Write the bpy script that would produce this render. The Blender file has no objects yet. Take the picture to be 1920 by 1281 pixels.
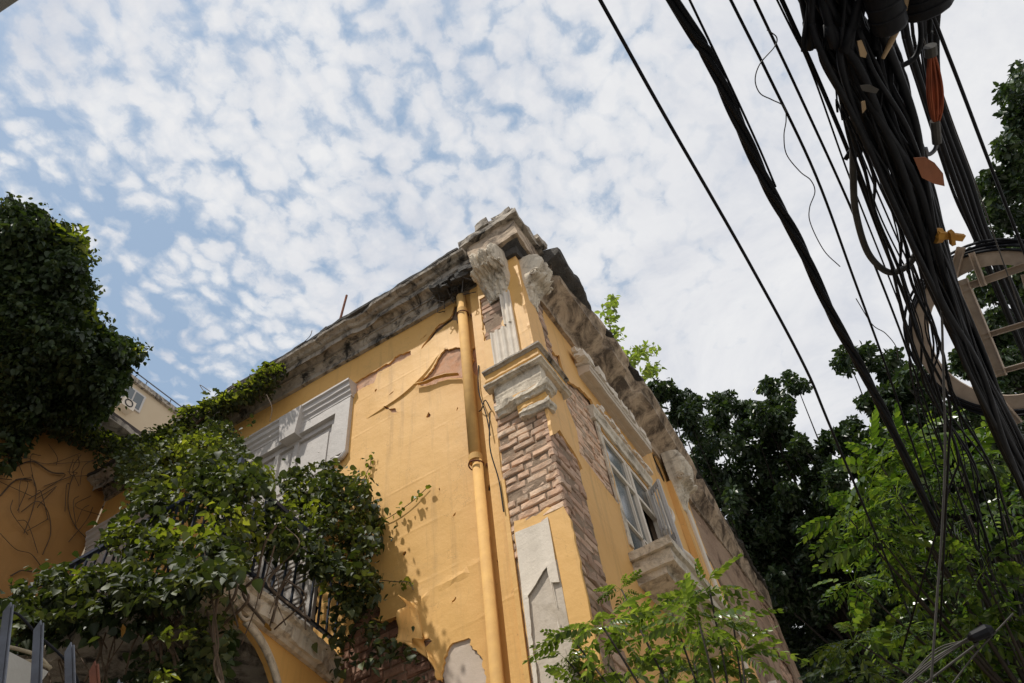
import bpy, math, random
import numpy as np
from mathutils import Vector, noise as mnoise
from mathutils.geometry import delaunay_2d_cdt
random.seed(7); rng = np.random.default_rng(7)
sc = bpy.context.scene
COL = sc.collection

# ---------------------------------------------------------------- camera calibration
RM = np.array([[0.84241546, 0.52871244, -0.10391991],
               [-0.47501016, 0.63765325, -0.60643523],
               [-0.25436498, 0.56023343, 0.78831273]])
F = 1386.516
CAM = np.array([1.828, -4.391, 1.6])
def ray(px, py): return RM.T @ np.array([px - 960.0, py - 640.5, F])
def onY(px, py, y=0.0):
    r = ray(px, py); return CAM + (y - CAM[1]) / r[1] * r
def onX(px, py, x=0.0):
    r = ray(px, py); return CAM + (x - CAM[0]) / r[0] * r
def onZ(px, py, z):
    r = ray(px, py); return CAM + (z - CAM[2]) / r[2] * r
def atR(px, py, d):
    r = ray(px, py); return CAM + d * r / np.linalg.norm(r)
def zm(L, ox, oy, s): return [(ox + a / s, oy + b / s) for a, b in L]

# ---------------------------------------------------------------- object helpers
def link(o, parent=None):
    COL.objects.link(o)
    if parent is not None: o.parent = parent
    return o
def tag(o, label=None, cat=None, group=None, kind=None):
    if label: o['label'] = label
    if cat: o['category'] = cat
    if group: o['group'] = group
    if kind: o['kind'] = kind
    return o
def empty(name, loc=(0, 0, 0)):
    o = bpy.data.objects.new(name, None); o.empty_display_size = .2
    o.location = loc; COL.objects.link(o); return o
def shift(V, parent):
    if parent is None: return V
    off = np.zeros(3); p = parent
    while p is not None:
        off += np.array(p.location); p = p.parent
    return V - off
def mesh(name, V, Fc, mat, parent=None, smooth=False, mats=None, mi=None):
    V = shift(np.asarray(V, float).reshape(-1, 3), parent)
    me = bpy.data.meshes.new(name)
    me.from_pydata(V.tolist(), [], Fc if isinstance(Fc, list) else Fc.tolist())
    me.materials.append(mat)
    if mats:
        for m in mats: me.materials.append(m)
    if mi is not None: me.polygons.foreach_set('material_index', mi)
    if smooth: me.polygons.foreach_set('use_smooth', [True] * len(me.polygons))
    me.update()
    o = bpy.data.objects.new(name, me)
    return link(o, parent)

class G:
    """collects shapes for ONE mesh"""
    def __init__(s): s.V = []; s.F = []; s.n = 0
    def add(s, V, Fc):
        V = np.asarray(V, float); n = s.n
        s.V.append(V); s.F += [tuple(i + n for i in f) for f in Fc]; s.n += len(V); return s
    def box(s, lo, hi, jit=0):
        x0, y0, z0 = lo; x1, y1, z1 = hi
        V = np.array([(x0,y0,z0),(x1,y0,z0),(x1,y1,z0),(x0,y1,z0),(x0,y0,z1),(x1,y0,z1),(x1,y1,z1),(x0,y1,z1)], float)
        if jit: V += rng.normal(0, jit, V.shape)
        return s.add(V, [(0,3,2,1),(4,5,6,7),(0,1,5,4),(1,2,6,5),(2,3,7,6),(3,0,4,7)])
    def bar(s, a, b, w, h, up=(0, 0, 1)):
        a = np.array(a, float); b = np.array(b, float); d = b - a; d /= np.linalg.norm(d)
        u = np.array(up, float); r = np.cross(d, u)
        if np.linalg.norm(r) < 1e-4: r = np.cross(d, [1, 0, 0])
        r /= np.linalg.norm(r); u = np.cross(r, d)
        V = [p + i * r * w / 2 + j * u * h / 2 for p in (a, b) for i, j in ((-1,-1),(1,-1),(1,1),(-1,1))]
        return s.add(V, [(0,1,2,3),(7,6,5,4),(0,4,5,1),(1,5,6,2),(2,6,7,3),(3,7,4,0)])
    def tube(s, P, R, n=8, cap=True):
        V, Fc = tube(P, R, n, cap); return s.add(V, Fc)
    def out(s, name, mat, parent=None, smooth=False):
        return mesh(name, np.concatenate(s.V), s.F, mat, parent, smooth)

def spline(P, k=8):
    P = np.array(P, float); n = len(P)
    if n < 3: return np.array([P[0] + (P[-1] - P[0]) * t for t in np.linspace(0, 1, k + 1)])
    Q = np.vstack([2 * P[0] - P[1], P, 2 * P[-1] - P[-2]]); out = []
    for i in range(n - 1):
        p0, p1, p2, p3 = Q[i:i + 4]
        for t in np.linspace(0, 1, k, endpoint=False):
            out.append(.5 * ((2*p1) + (-p0+p2)*t + (2*p0-5*p1+4*p2-p3)*t*t + (-p0+3*p1-3*p2+p3)*t**3))
    out.append(P[-1]); return np.array(out)
def tube(P, R, n=8, cap=True):
    P = np.asarray(P, float); m = len(P)
    R = np.broadcast_to(np.asarray(R, float), (m,)) if np.ndim(R) == 0 else np.interp(np.linspace(0, 1, m), np.linspace(0, 1, len(R)), R)
    T = np.gradient(P, axis=0); T /= np.linalg.norm(T, axis=1)[:, None] + 1e-9
    a = np.array([0, 0, 1.]) if abs(T[0][2]) < .9 else np.array([1., 0, 0])
    u = np.cross(T[0], a); u /= np.linalg.norm(u); V = []
    ang = np.arange(n) * 2 * math.pi / n
    for i in range(m):
        u = u - T[i] * (u @ T[i]); u /= np.linalg.norm(u) + 1e-9; w = np.cross(T[i], u)
        V.append(P[i] + R[i] * (np.cos(ang)[:, None] * u + np.sin(ang)[:, None] * w))
    V = np.concatenate(V)
    Fc = [(i*n+j, i*n+(j+1) % n, (i+1)*n+(j+1) % n, (i+1)*n+j) for i in range(m-1) for j in range(n)]
    if cap: Fc += [tuple(range(n))[::-1], tuple((m-1)*n + j for j in range(n))]
    return V, Fc
def nz(p, s=1.0, seed=0.0): return mnoise.noise(Vector((p[0]*s + seed, p[1]*s - seed*.7, p[2]*s + seed*.3)))
def nza(V, s, seed=0): return np.array([nz(v, s, seed) for v in V])

# ---------------------------------------------------------------- materials
def newmat(name):
    m = bpy.data.materials.new(name); m.use_nodes = True
    nt = m.node_tree; nt.nodes.clear()
    o = nt.nodes.new('ShaderNodeOutputMaterial'); b = nt.nodes.new('ShaderNodeBsdfPrincipled')
    nt.links.new(b.outputs[0], o.inputs[0]); return m, nt, b, o
class NT:
    def __init__(s, nt): s.nt = nt; s.L = nt.links.new; s.tc = nt.nodes.new('ShaderNodeTexCoord')
    def n(s, t, **k):
        x = s.nt.nodes.new(t)
        for a, b in k.items(): setattr(x, a, b)
        return x
    def mapping(s, scale=(1, 1, 1), rot=(0, 0, 0), src=None):
        m = s.n('ShaderNodeMapping'); m.inputs['Scale'].default_value = scale; m.inputs['Rotation'].default_value = rot
        s.L(src or s.tc.outputs['Object'], m.inputs[0]); return m.outputs[0]
    def noise(s, scale, detail=6, rough=.6, vec=None, dist=0):
        x = s.n('ShaderNodeTexNoise'); x.inputs['Scale'].default_value = scale
        x.inputs['Detail'].default_value = detail; x.inputs['Roughness'].default_value = rough; x.inputs['Distortion'].default_value = dist
        s.L(vec or s.tc.outputs['Object'], x.inputs['Vector']); return x.outputs['Fac']
    def ramp(s, fac, stops):
        r = s.n('ShaderNodeValToRGB'); e = r.color_ramp.elements
        while len(e) < len(stops): e.new(.5)
        for i, (p, c) in enumerate(stops):
            e[i].position = p; e[i].color = (c if isinstance(c, tuple) else (c, c, c)) + (1,)
        s.L(fac, r.inputs[0]); return r.outputs[0]
    def mix(s, f, a, b, mode='MIX'):
        m = s.n('ShaderNodeMix', data_type='RGBA', blend_type=mode)
        for i, v in ((0, f), (6, a), (7, b)):
            if isinstance(v, (int, float)): m.inputs[i].default_value = v
            elif isinstance(v, tuple): m.inputs[i].default_value = v + (1,) if len(v) == 3 else v
            else: s.L(v, m.inputs[i])
        return m.outputs[2]
    def math(s, op, a, b=0.0, clamp=False):
        m = s.n('ShaderNodeMath', operation=op, use_clamp=clamp)
        for i, v in ((0, a), (1, b)):
            if isinstance(v, (int, float)): m.inputs[i].default_value = v
            else: s.L(v, m.inputs[i])
        return m.outputs[0]
    def bump(s, h, strength=.3, dist=.01, prev=None):
        b = s.n('ShaderNodeBump'); b.inputs['Strength'].default_value = strength; b.inputs['Distance'].default_value = dist
        s.L(h, b.inputs['Height'])
        if prev: s.L(prev, b.inputs['Normal'])
        return b.outputs[0]

def mat_rough(name, c1, c2, dirt=None, dirt_lo=.55, dirt_hi=.75, scale=3, bscale=40, bstr=.4, bdist=.01, rough=.9, streak=None, island=0):
    m, nt, b, o = newmat(name); N = NT(nt)
    col = N.mix(N.ramp(N.noise(scale, 8, .65), [(.3, 0.), (.7, 1.)]), c1, c2)
    if island:
        g = N.n('ShaderNodeNewGeometry')
        r = N.ramp(g.outputs['Random Per Island'], [(0, tuple([1-island]*3)), (.5, (1, 1-island*.3, 1-island*.4)), (1, (1+island*.5,)*3)])
        col = N.mix(1.0, col, r, 'MULTIPLY')
    if streak:
        sv = N.mapping((9, 9, .5))
        f = N.ramp(N.noise(1.0, 5, .6, sv), [(.5, 0.), (.72, 1.)])
        col = N.mix(N.math('MULTIPLY', f, streak[1]), col, streak[0])
    if dirt:
        f = N.ramp(N.noise(scale*.7, 10, .72, dist=.6), [(dirt_lo, 0.), (dirt_hi, 1.)])
        col = N.mix(f, col, dirt)
    nt.links.new(col, b.inputs['Base Color']); b.inputs['Roughness'].default_value = rough
    b.inputs['Specular IOR Level'].default_value = .25
    h1 = N.noise(bscale, 8, .7); h2 = N.noise(bscale/6, 4, .6)
    n1 = N.bump(h2, bstr*.8, bdist*3); n2 = N.bump(h1, bstr, bdist, n1)
    nt.links.new(n2, b.inputs['Normal']); return m

def mat_plaster(name, base, alt, grime=(.20, .12, .05)):
    m, nt, b, o = newmat(name); N = NT(nt)
    col = N.mix(N.ramp(N.noise(.9, 6, .6), [(.35, 0.), (.7, 1.)]), base, alt)
    # vertical run-off stains and small blotches
    f = N.ramp(N.noise(1.0, 6, .65, N.mapping((7, 7, .45))), [(.54, 0.), (.8, 1.)])
    col = N.mix(N.math('MULTIPLY', f, .5), col, grime)
    f = N.ramp(N.noise(5, 10, .75, dist=.8), [(.60, 0.), (.74, 1.)])
    col = N.mix(N.math('MULTIPLY', f, .30), col, (.75, .50, .20))
    f = N.ramp(N.noise(26, 4, .6), [(.69, 0.), (.74, 1.)])
    col = N.mix(N.math('MULTIPLY', f, .55), col, grime)
    # faint mould bloom and hairline cracks of the paint film
    f = N.ramp(N.noise(1.7, 9, .75, dist=1.2), [(.56, 0.), (.72, 1.)]); col = N.mix(N.math('MULTIPLY', f, .30), col, (.40, .25, .10))
    vc = N.n('ShaderNodeTexVoronoi', feature='DISTANCE_TO_EDGE'); vc.inputs['Scale'].default_value = 1.9
    wn = N.n('ShaderNodeTexNoise'); wn.inputs['Scale'].default_value = 4; wn.inputs['Detail'].default_value = 6; N.L(N.tc.outputs['Object'], wn.inputs['Vector'])
    va = N.n('ShaderNodeVectorMath', operation='ADD'); N.L(N.tc.outputs['Object'], va.inputs[0]); N.L(wn.outputs['Color'], va.inputs[1]); N.L(va.outputs[0], vc.inputs['Vector'])
    ck = N.math('MULTIPLY', N.ramp(vc.outputs['Distance'], [(0., 1.), (.007, 0.)]), N.ramp(N.noise(1.2, 3), [(.50, 0.), (.58, 1.)]))
    col = N.mix(N.math('MULTIPLY', ck, .55), col, (.25, .14, .05))
    nt.links.new(col, b.inputs['Base Color']); b.inputs['Roughness'].default_value = .62
    b.inputs['Specular IOR Level'].default_value = .3
    # horizontal lift joints of the render coat, broken up by noise
    sx = N.n('ShaderNodeSeparateXYZ'); N.L(N.tc.outputs['Object'], sx.inputs[0])
    zz = N.math('ADD', sx.outputs['Z'], N.math('MULTIPLY', N.noise(.9, 2), .10))
    fr = N.math('FRACT', N.math('MULTIPLY', zz, 1.75))
    ln = N.math('SUBTRACT', 1.0, N.math('MULTIPLY', N.math('ABSOLUTE', N.math('SUBTRACT', fr, .5)), 22.0), True)
    ln = N.math('MULTIPLY', ln, N.ramp(N.noise(1.6, 2), [(.42, 0.), (.6, 1.)]))
    h = N.math('ADD', N.math('MULTIPLY', N.noise(55, 6, .7), .10), N.math('MULTIPLY', ln, .16))
    h = N.math('ADD', h, N.math('MULTIPLY', N.noise(3.5, 5, .6), .9))
    nn = N.bump(h, .5, .02); nt.links.new(nn, b.inputs['Normal']); return m

def mat_leaf(name, c1, c2, c3, trans=.35, rough=.38, tcol=None):
    m, nt, b, o = newmat(name); N = NT(nt)
    g = N.n('ShaderNodeNewGeometry')
    col = N.ramp(g.outputs['Random Per Island'], [(0, c1), (.55, c2), (1, c3)])
    big = N.ramp(N.noise(1.3, 3), [(.35, .7), (.7, 1.25)])
    col = N.mix(1.0, col, big, 'MULTIPLY')
    nt.links.new(col, b.inputs['Base Color']); b.inputs['Roughness'].default_value = rough
    b.inputs['Specular IOR Level'].default_value = .42
    t = N.n('ShaderNodeBsdfTranslucent')
    tc = N.mix(1.0, col, tcol or (1.75, 1.75, .5), 'MULTIPLY'); nt.links.new(tc, t.inputs[0])
    mx = N.n('ShaderNodeMixShader'); mx.inputs[0].default_value = trans
    nt.links.new(b.outputs[0], mx.inputs[1]); nt.links.new(t.outputs[0], mx.inputs[2]); nt.links.new(mx.outputs[0], o.inputs[0])
    return m
def mat_plain(name, c, rough=.5, metal=0, c2=None, scale=8, bump=.15):
    m, nt, b, o = newmat(name); N = NT(nt)
    col = N.mix(N.ramp(N.noise(scale, 6), [(.35, 0.), (.7, 1.)]), c, c2 or tuple(x*.6 for x in c))
    nt.links.new(col, b.inputs['Base Color']); b.inputs['Roughness'].default_value = rough; b.inputs['Metallic'].default_value = metal; b.inputs['Specular IOR Level'].default_value = .2 if rough > .55 else .5
    nt.links.new(N.bump(N.noise(scale*6, 4), bump, .004), b.inputs['Normal']); return m

M = {}
M['yellow'] = mat_plaster('yellow_plaster', (.68, .382, .112), (.74, .438, .144))
M['yellow_side'] = mat_plaster('yellow_plaster_side', (.68, .385, .13), (.74, .44, .16))
M['under'] = mat_rough('undercoat', (.54, .26, .13), (.58, .40, .29), dirt=(.22, .12, .07), dirt_lo=.5, dirt_hi=.7, scale=7, bscale=30)
M['pale'] = mat_rough('pale_undercoat', (.52, .43, .34), (.60, .50, .42), dirt=(.5, .3, .2), dirt_lo=.6, dirt_hi=.8, scale=4, bscale=30, bstr=.25)
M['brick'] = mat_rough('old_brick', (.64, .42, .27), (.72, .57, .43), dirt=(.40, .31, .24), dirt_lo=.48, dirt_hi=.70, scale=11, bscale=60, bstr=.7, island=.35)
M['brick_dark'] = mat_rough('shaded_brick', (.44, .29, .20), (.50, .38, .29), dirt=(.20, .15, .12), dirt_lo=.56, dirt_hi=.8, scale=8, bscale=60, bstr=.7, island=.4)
M['rubble'] = mat_rough('rubble', (.27, .155, .105), (.34, .22, .16), dirt=(.09, .06, .045), dirt_lo=.45, dirt_hi=.7, scale=9, bscale=60, bstr=.9, island=.5)
M['mortar'] = mat_rough('mortar', (.22, .15, .10), (.32, .235, .165), dirt=(.10, .07, .05), scale=8, bscale=50, bstr=.8)
M['cornice'] = mat_rough('weathered_render', (.50, .44, .36), (.34, .29, .24), dirt=(.04, .037, .034), dirt_lo=.50, dirt_hi=.62, scale=6, bscale=35, bstr=.9, bdist=.015, streak=((.08, .07, .06), .7))
M['soffit'] = mat_rough('tan_render', (.56, .44, .32), (.46, .35, .25), dirt=(.10, .075, .055), dirt_lo=.42, dirt_hi=.60, scale=4.5, bscale=30, bstr=.7)
M['ruin'] = mat_rough('ruined_render', (.42, .30, .21), (.30, .20, .14), dirt=(.12, .075, .05), dirt_lo=.48, dirt_hi=.62, scale=1.6, bscale=22, bstr=1.0, bdist=.02)
M['mould'] = mat_rough('black_mould', (.05, .047, .045), (.10, .09, .08), dirt=(.22, .2, .17), dirt_lo=.55, dirt_hi=.75, scale=6, bscale=40, bstr=1.0, bdist=.02)
M['cream'] = mat_rough('cream_stucco', (.70, .62, .50), (.60, .52, .41), dirt=(.15, .12, .09), dirt_lo=.50, dirt_hi=.68, scale=7, bscale=45, bstr=.7, streak=((.22, .18, .14), .6))
M['white'] = mat_rough('white_stucco', (.74, .66, .56), (.68, .60, .50), dirt=(.30, .25, .19), dirt_lo=.64, dirt_hi=.8, scale=4, bscale=45, bstr=.35, streak=((.40, .35, .28), .3))
M['greystrip'] = mat_rough('grey_undercoat', (.56, .48, .39), (.60, .52, .43), dirt=(.4, .33, .25), scale=5, bscale=50, bstr=.3, streak=((.28, .24, .2), .3))
M['wood'] = mat_rough('painted_wood', (.56, .52, .49), (.48, .45, .42), dirt=(.25, .22, .2), dirt_lo=.62, dirt_hi=.8, scale=6, bscale=60, bstr=.25, rough=.6)
M['pipe'] = mat_plain('pipe_paint', (.66, .40, .14), .8, 0, (.56, .33, .12), 9, .25)
M['iron'] = mat_plain('blue_iron', (.03, .045, .085), .5, .2, (.02, .025, .04))
M['steel'] = mat_plain('galvanised_steel', (.16, .17, .20), .5, .6, (.09, .09, .10))
M['rust'] = mat_plain('rusty_steel', (.22, .08, .04), .8, .1, (.10, .04, .03))
M['wing'] = mat_plaster('shade_toned_ochre', (.46, .235, .07), (.36, .19, .065))  # house yellow darkened: the wing's shade is mixed into this colour
M['roof'] = mat_rough('dark_roof', (.10, .08, .07), (.06, .05, .05), scale=5)
M['apt'] = mat_rough('apartment_render', (.58, .47, .33), (.52, .41, .28), scale=.4, bscale=4, bstr=.1)
M['ground'] = mat_rough('pale_street', (.30, .28, .25), (.24, .225, .20), scale=2, bscale=50)
M['pave'] = mat_rough('pavement', (.44, .42, .38), (.38, .36, .32), scale=2, bscale=30)
M['neigh'] = mat_rough('grey_render', (.30, .31, .30), (.26, .27, .26), scale=1)
M['cable'] = mat_plain('black_cable', (.004, .005, .008), .6, 0, (.011, .012, .016), 12, .0)
M['cable_grey'] = mat_plain('grey_cable', (.085, .08, .075), .6, 0, (.05, .048, .045), 12)
M['wire'] = mat_plain('thin_wire', (.06, .055, .05), .5)
M['orange'] = mat_plain('orange_jacket', (.34, .085, .035), .6, 0, (.20, .05, .025))
M['tagm'] = mat_plain('copper_tag', (.33, .13, .07), .6, .1, (.22, .09, .05))
M['tan'] = mat_plain('tan_tape', (.42, .30, .18), .6)
M['yellowp'] = mat_plain('yellow_plastic', (.42, .21, .04), .6, 0, (.25, .13, .03))
M['ring'] = mat_plain('beige_fibreglass', (.46, .37, .29), .6, 0, (.30, .24, .19))
M['bark'] = mat_rough('bark', (.05, .042, .034), (.032, .027, .022), scale=8, bscale=40, bstr=1)
M['stem'] = mat_plain('vine_stem', (.13, .09, .06), .8)
M['drystem'] = mat_plain('dry_stem', (.40, .33, .22), .8)
M['ivy'] = mat_leaf('ivy_leaf', (.022, .035, .013), (.046, .066, .021), (.12, .14, .052), .24, .6)
M['ivy_dark'] = mat_leaf('ivy_leaf_dark', (.020, .036, .016), (.038, .064, .025), (.075, .11, .040), .20, .5)
M['ivy_lime'] = mat_leaf('young_ivy_leaf', (.09, .12, .022), (.15, .19, .035), (.24, .26, .06), .42, .45)
M['tree'] = mat_leaf('tree_leaf', (.016, .032, .015), (.032, .056, .024), (.062, .096, .042), .2, .36)
M['pin'] = mat_leaf('pinnate_leaf', (.05, .085, .016), (.10, .155, .03), (.22, .28, .08), .40, .24)
M['pin2'] = mat_leaf('pinnate_leaf_far', (.022, .052, .010), (.055, .10, .018), (.14, .20, .045), .42, .26)
M['sap'] = mat_leaf('sapling_leaf', (.12, .18, .05), (.18, .24, .07), (.26, .31, .12), .45, .4)
mg, ntg, bg, og = newmat('old_glass')
bg.inputs['Base Color'].default_value = (.10, .115, .12, 1); bg.inputs['Roughness'].default_value = .12; bg.inputs['Specular IOR Level'].default_value = .7
M['glass'] = mg
M['dark'] = mat_plain('dark_interior', (.02, .018, .016), .9)

# ---------------------------------------------------------------- setting
def sheet(name, x0, y0, x1, y1, z, mat):
    o = mesh(name, [(x0,y0,z),(x1,y0,z),(x1,y1,z),(x0,y1,z)], [(0,1,2,3)], mat); tag(o, kind='structure'); return o
sheet('ground', -300, -300, 300, 300, 0, M['ground'])
g = G(); g.box((-9, -1.9, .004), (1.9, 0.0, .14)); g.box((.2, -.0, .004), (1.9, 40, .14)); tag(g.out('pavement', M['pave']), kind='structure')

# ---------------------------------------------------------------- the house
house = empty('old_house', (0, 0, 0))
tag(house, 'crumbling yellow two-storey corner house with exposed brick, grey cornice and ornate brackets', 'house')

def P2(L, fn, w, axes):
    out = []
    for q in L:
        p = fn(q[0], q[1], w); out.append((p[axes[0]], p[axes[1]]))
    return out
def densify(poly, step, jag, seed):
    out = []; n = len(poly)
    for i in range(n):
        a = np.array(poly[i]); b = np.array(poly[(i+1) % n]); d = b - a; L = np.linalg.norm(d)
        k = max(1, int(L / step)); nrm = np.array([-d[1], d[0]]) / (L + 1e-9)
        for j in range(k):
            t = j / k; p = a + d * t
            if jag:
                p = p + nrm * jag * (mnoise.noise(Vector((p[0]*9+seed, p[1]*9, seed))) + .6*mnoise.noise(Vector((p[0]*31+seed, p[1]*31, seed))))
            out.append(p)
    return np.array(out)
def inside(P, poly):
    x, y = P[:, 0], P[:, 1]; r = np.zeros(len(P), bool); n = len(poly); j = n - 1
    for i in range(n):
        xi, yi = poly[i]; xj, yj = poly[j]
        c = ((yi > y) != (yj > y)) & (x < (xj-xi)*(y-yi)/((yj-yi) + 1e-12) + xi); r ^= c; j = i
    return r
def distpoly(P, poly):
    d = np.full(len(P), 9.)
    A = np.array(poly); B = np.roll(A, -1, 0)
    for a, b in zip(A, B):
        ab = b - a; t = np.clip(((P - a) @ ab) / (ab @ ab + 1e-12), 0, 1)
        d = np.minimum(d, np.linalg.norm(P - (a + t[:, None]*ab), axis=1))
    return d
def skin(name, outer, holes, frame, mat, parent, base=0.0, thick=.025, step=.07, jag=.02, peel=None, bulge=None, seed=1.0, outer_jag=0, wob=.006, fine=.04, extra=None):
    """a rendered coat: outline with ragged holes, real thickness, gentle waviness. frame(u, v, out)->xyz"""
    O = densify(outer, step, outer_jag, seed); H = [densify(h, fine, jag, seed + 3*i) for i, h in enumerate(holes)]
    verts = [tuple(p) for p in O]; edges = [(i, (i+1) % len(O)) for i in range(len(O))]
    for h in H:
        n = len(verts); verts += [tuple(p) for p in h]; edges += [(n+i, n+(i+1) % len(h)) for i in range(len(h))]
    lo, hi = O.min(0), O.max(0)
    X, Y = np.meshgrid(np.arange(lo[0], hi[0], step), np.arange(lo[1], hi[1], step))
    Q = np.stack([X.ravel(), Y.ravel()], 1) + rng.uniform(-.3, .3, (X.size, 2))*step
    ok = inside(Q, O) & (distpoly(Q, O) > step*.45)
    for h in H: ok &= ~inside(Q, h)
    Q = Q[ok]
    for h in H: Q = Q[distpoly(Q, h) > fine*.6]
    if extra is not None:
        e_ = np.array(extra); Q = Q[np.array([np.min(np.hypot(*(e_ - q).T)) for q in Q]) > .018] if len(Q) < 60000 else Q; verts += [tuple(p) for p in e_]
    verts += [tuple(p) for p in Q]
    vo, eo, fo, _, _, _ = delaunay_2d_cdt([Vector(v) for v in verts], edges, [], 0, 1e-6)
    V2 = np.array([(v.x, v.y) for v in vo]); T = np.array([tuple(f) for f in fo if len(f) == 3])
    C = V2[T].mean(1); ok = inside(C, O)
    for h in H: ok &= ~inside(C, h)
    T = T[ok]
    out = np.array([base + wob*(mnoise.noise(Vector((p[0]*1.3, p[1]*1.3, seed))) + .5*mnoise.noise(Vector((p[0]*4, p[1]*4, seed+5)))) for p in V2])
    for i, h in enumerate(H):
        a = (peel or {}).get(i, .004)
        out += a*np.exp(-distpoly(V2, h)/.09)
    if bulge: out += bulge(V2)
    front = np.array([frame(p[0], p[1], o) for p, o in zip(V2, out)])
    back = np.array([frame(p[0], p[1], o - thick) for p, o in zip(V2, out)])
    # orientation
    a, b, c = front[T[0]]; nr = np.cross(b-a, c-a); dirv = front[T[0][0]] - back[T[0][0]]
    if nr @ dirv < 0: T = T[:, ::-1]
    ed = {}
    for t in T:
        for i in range(3):
            e = (t[i], t[(i+1) % 3]); ed[e] = ed.get(e, 0) + 1
    n = len(front); Fc = [tuple(map(int, t)) for t in T]
    for (i, j) in list(ed):
        if (j, i) not in ed: Fc.append((int(j), int(i), int(i)+n, int(j)+n))
    return mesh(name, np.concatenate([front, back]), Fc, mat, parent)
fL = lambda u, v, o: (u, -o, v)          # left (sunlit) face: u = x, v = z
fR = lambda u, v, o: (o, u, v)           # right face: u = y, v = z

def span(poly, v):
    xs_ = []; n = len(poly)
    for i in range(n):
        (x0, y0), (x1, y1) = poly[i], poly[(i+1) % n]
        if (y0 > v) != (y1 > v): xs_.append(x0 + (x1-x0)*(v-y0)/(y1-y0))
    return (min(xs_), max(xs_)) if len(xs_) > 1 else None
def bricks(name, poly, frame, mat, parent, base=0.0, row=.082, L=.22, proud=.006, seed=0, depth=.05, jit=.004, gap=.012, slip=.0):
    proud = min(proud, .008); jit = min(jit, .0045)
    poly = np.array(poly); lo, hi = poly.min(0), poly.max(0); g = G(); r = random.Random(seed)
    z = math.floor(lo[1]/row)*row; k = int(round(z/row))
    while z < hi[1]:
        u = lo[0] - L + (L/2 if k % 2 else 0) + r.uniform(-.02, .02)
        while u < hi[0]:
            l = L*r.uniform(.82, 1.12) if r.random() < .8 else L*.5
            sp_ = span(poly, z + row/2); u_next = u + l
            if sp_ and min(u+l, sp_[1]) - max(u, sp_[0]) > .04:
                u = max(u, sp_[0]); l = min(u_next, sp_[1]) - u
                h = row - gap; o = base + r.uniform(-proud*1.5, proud) - (.008 if r.random() < .10 else 0)
                w = l - gap; z0 = z + r.uniform(-.004, .004); ch = .009
                ring = [(u, z0), (u+w, z0), (u+w, z0+h), (u, z0+h)]
                inn = [(u+ch, z0+ch), (u+w-ch, z0+ch), (u+w-ch, z0+h-ch), (u+ch, z0+h-ch)]
                mid = [(u+w*.5+r.uniform(-.01, .01), z0+ch*.8), (u+w*.5+r.uniform(-.01, .01), z0+h-ch*.8)]
                V = [frame(a, b, o-depth) for a, b in ring] + [frame(a, b, o-ch*.8) for a, b in ring] + [frame(a + r.gauss(0, jit), b + r.gauss(0, jit*.6), o + r.gauss(0, jit*.7)) for a, b in inn] + [frame(a, b, o + r.gauss(0, jit)) for a, b in mid]
                Fc = [(0,1,5,4),(1,2,6,5),(2,3,7,6),(3,0,4,7),(4,5,9,12,8),(5,6,10,9),(6,7,11,13,10),(7,4,8,11),(8,12,13,11),(12,9,10,13)]
                g.add(V, Fc)
            u = u_next
        z += row; k += 1
    return g.out(name, mat, parent, smooth=False)

def moulding(name, path, prof, mat, parent, step=.06, amp=.012, seed=0, zadj=None, padj=None, closed_ends=True):
    """path: [(x,y,nx,ny)] stations (already mitred, n = outward offset direction). prof: [(out, z)]"""
    st = []
    for a, b in zip(path[:-1], path[1:]):
        a = np.array(a, float); b = np.array(b, float); k = max(1, int(np.linalg.norm((b-a)[:2])/step))
        for i in range(k): st.append(a + (b-a)*i/k)
    st.append(np.array(path[-1], float)); V = []; n = len(prof)
    for s in st:
        for o, z in prof:
            oo = o; zz = z
            if padj: oo = padj(s, o, z)
            if zadj: zz = zadj(s, o, z)
            p = np.array([s[0] + s[2]*oo, s[1] + s[3]*oo, zz])
            d = amp*(nz(p, 3, seed) + .6*nz(p, 11, seed) + .4*nz(p, 30, seed)) if o > 0 else 0
            p[0] += s[2]*d; p[1] += s[3]*d; p[2] += .6*amp*nz(p, 6, seed+9) if o > 0 else 0
            V.append(p)
    m = len(st); Fc = [(i*n+j, (i+1)*n+j, (i+1)*n+j+1, i*n+j+1) for i in range(m-1) for j in range(n-1)]
    Fc += [tuple(range(n)), tuple((m-1)*n+j for j in range(n))[::-1]]
    return mesh(name, V, Fc, mat, parent)

# masonry core (walls of the main block behind the coats)
core = G(); core.box((-7.0, .16, 0), (-.16, 9.4, 9.3))
core.out('wall', M['mortar'], house)
g = G(); g.box((-7.2, -.02+.05, 9.32), (-.02, 9.4, 9.44)); g.out('roof', M['roof'], house)

# --- front coat holes (from the photograph, turned into wall coordinates)
ax = (0, 2)
crack1 = P2(zm([(1385,412),(1440,330),(1480,272),(1530,235),(1590,195),(1610,120),(1655,105),(1655,245),(1600,222),(1540,262),(1500,295),(1450,352),(1400,400)],400,540,3.558), onY, 0, ax)
crack2 = P2(zm([(905,655),(1050,575),(1180,500),(1250,438),(1310,428),(1322,445),(1250,490),(1150,540),(1100,568),(1080,600),(1075,635),(1010,660),(940,715)],400,540,3.558), onY, 0, ax)
crack3 = P2(zm([(575,822),(620,775),(690,735),(760,705),(850,675),(915,650),(905,672),(840,700),(700,762),(620,820)],400,540,3.558), onY, 0, ax)
flap = P2(zm([(1365,657),(1450,560),(1512,462),(1550,402),(1650,408),(1700,420),(1720,610),(1660,603),(1540,617),(1430,658)],400,540,3.558), onY, 0, ax)
slit = P2(zm([(1140,792),(1190,808),(1235,836),(1190,822),(1150,804)],400,540,3.558), onY, 0, ax)
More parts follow.
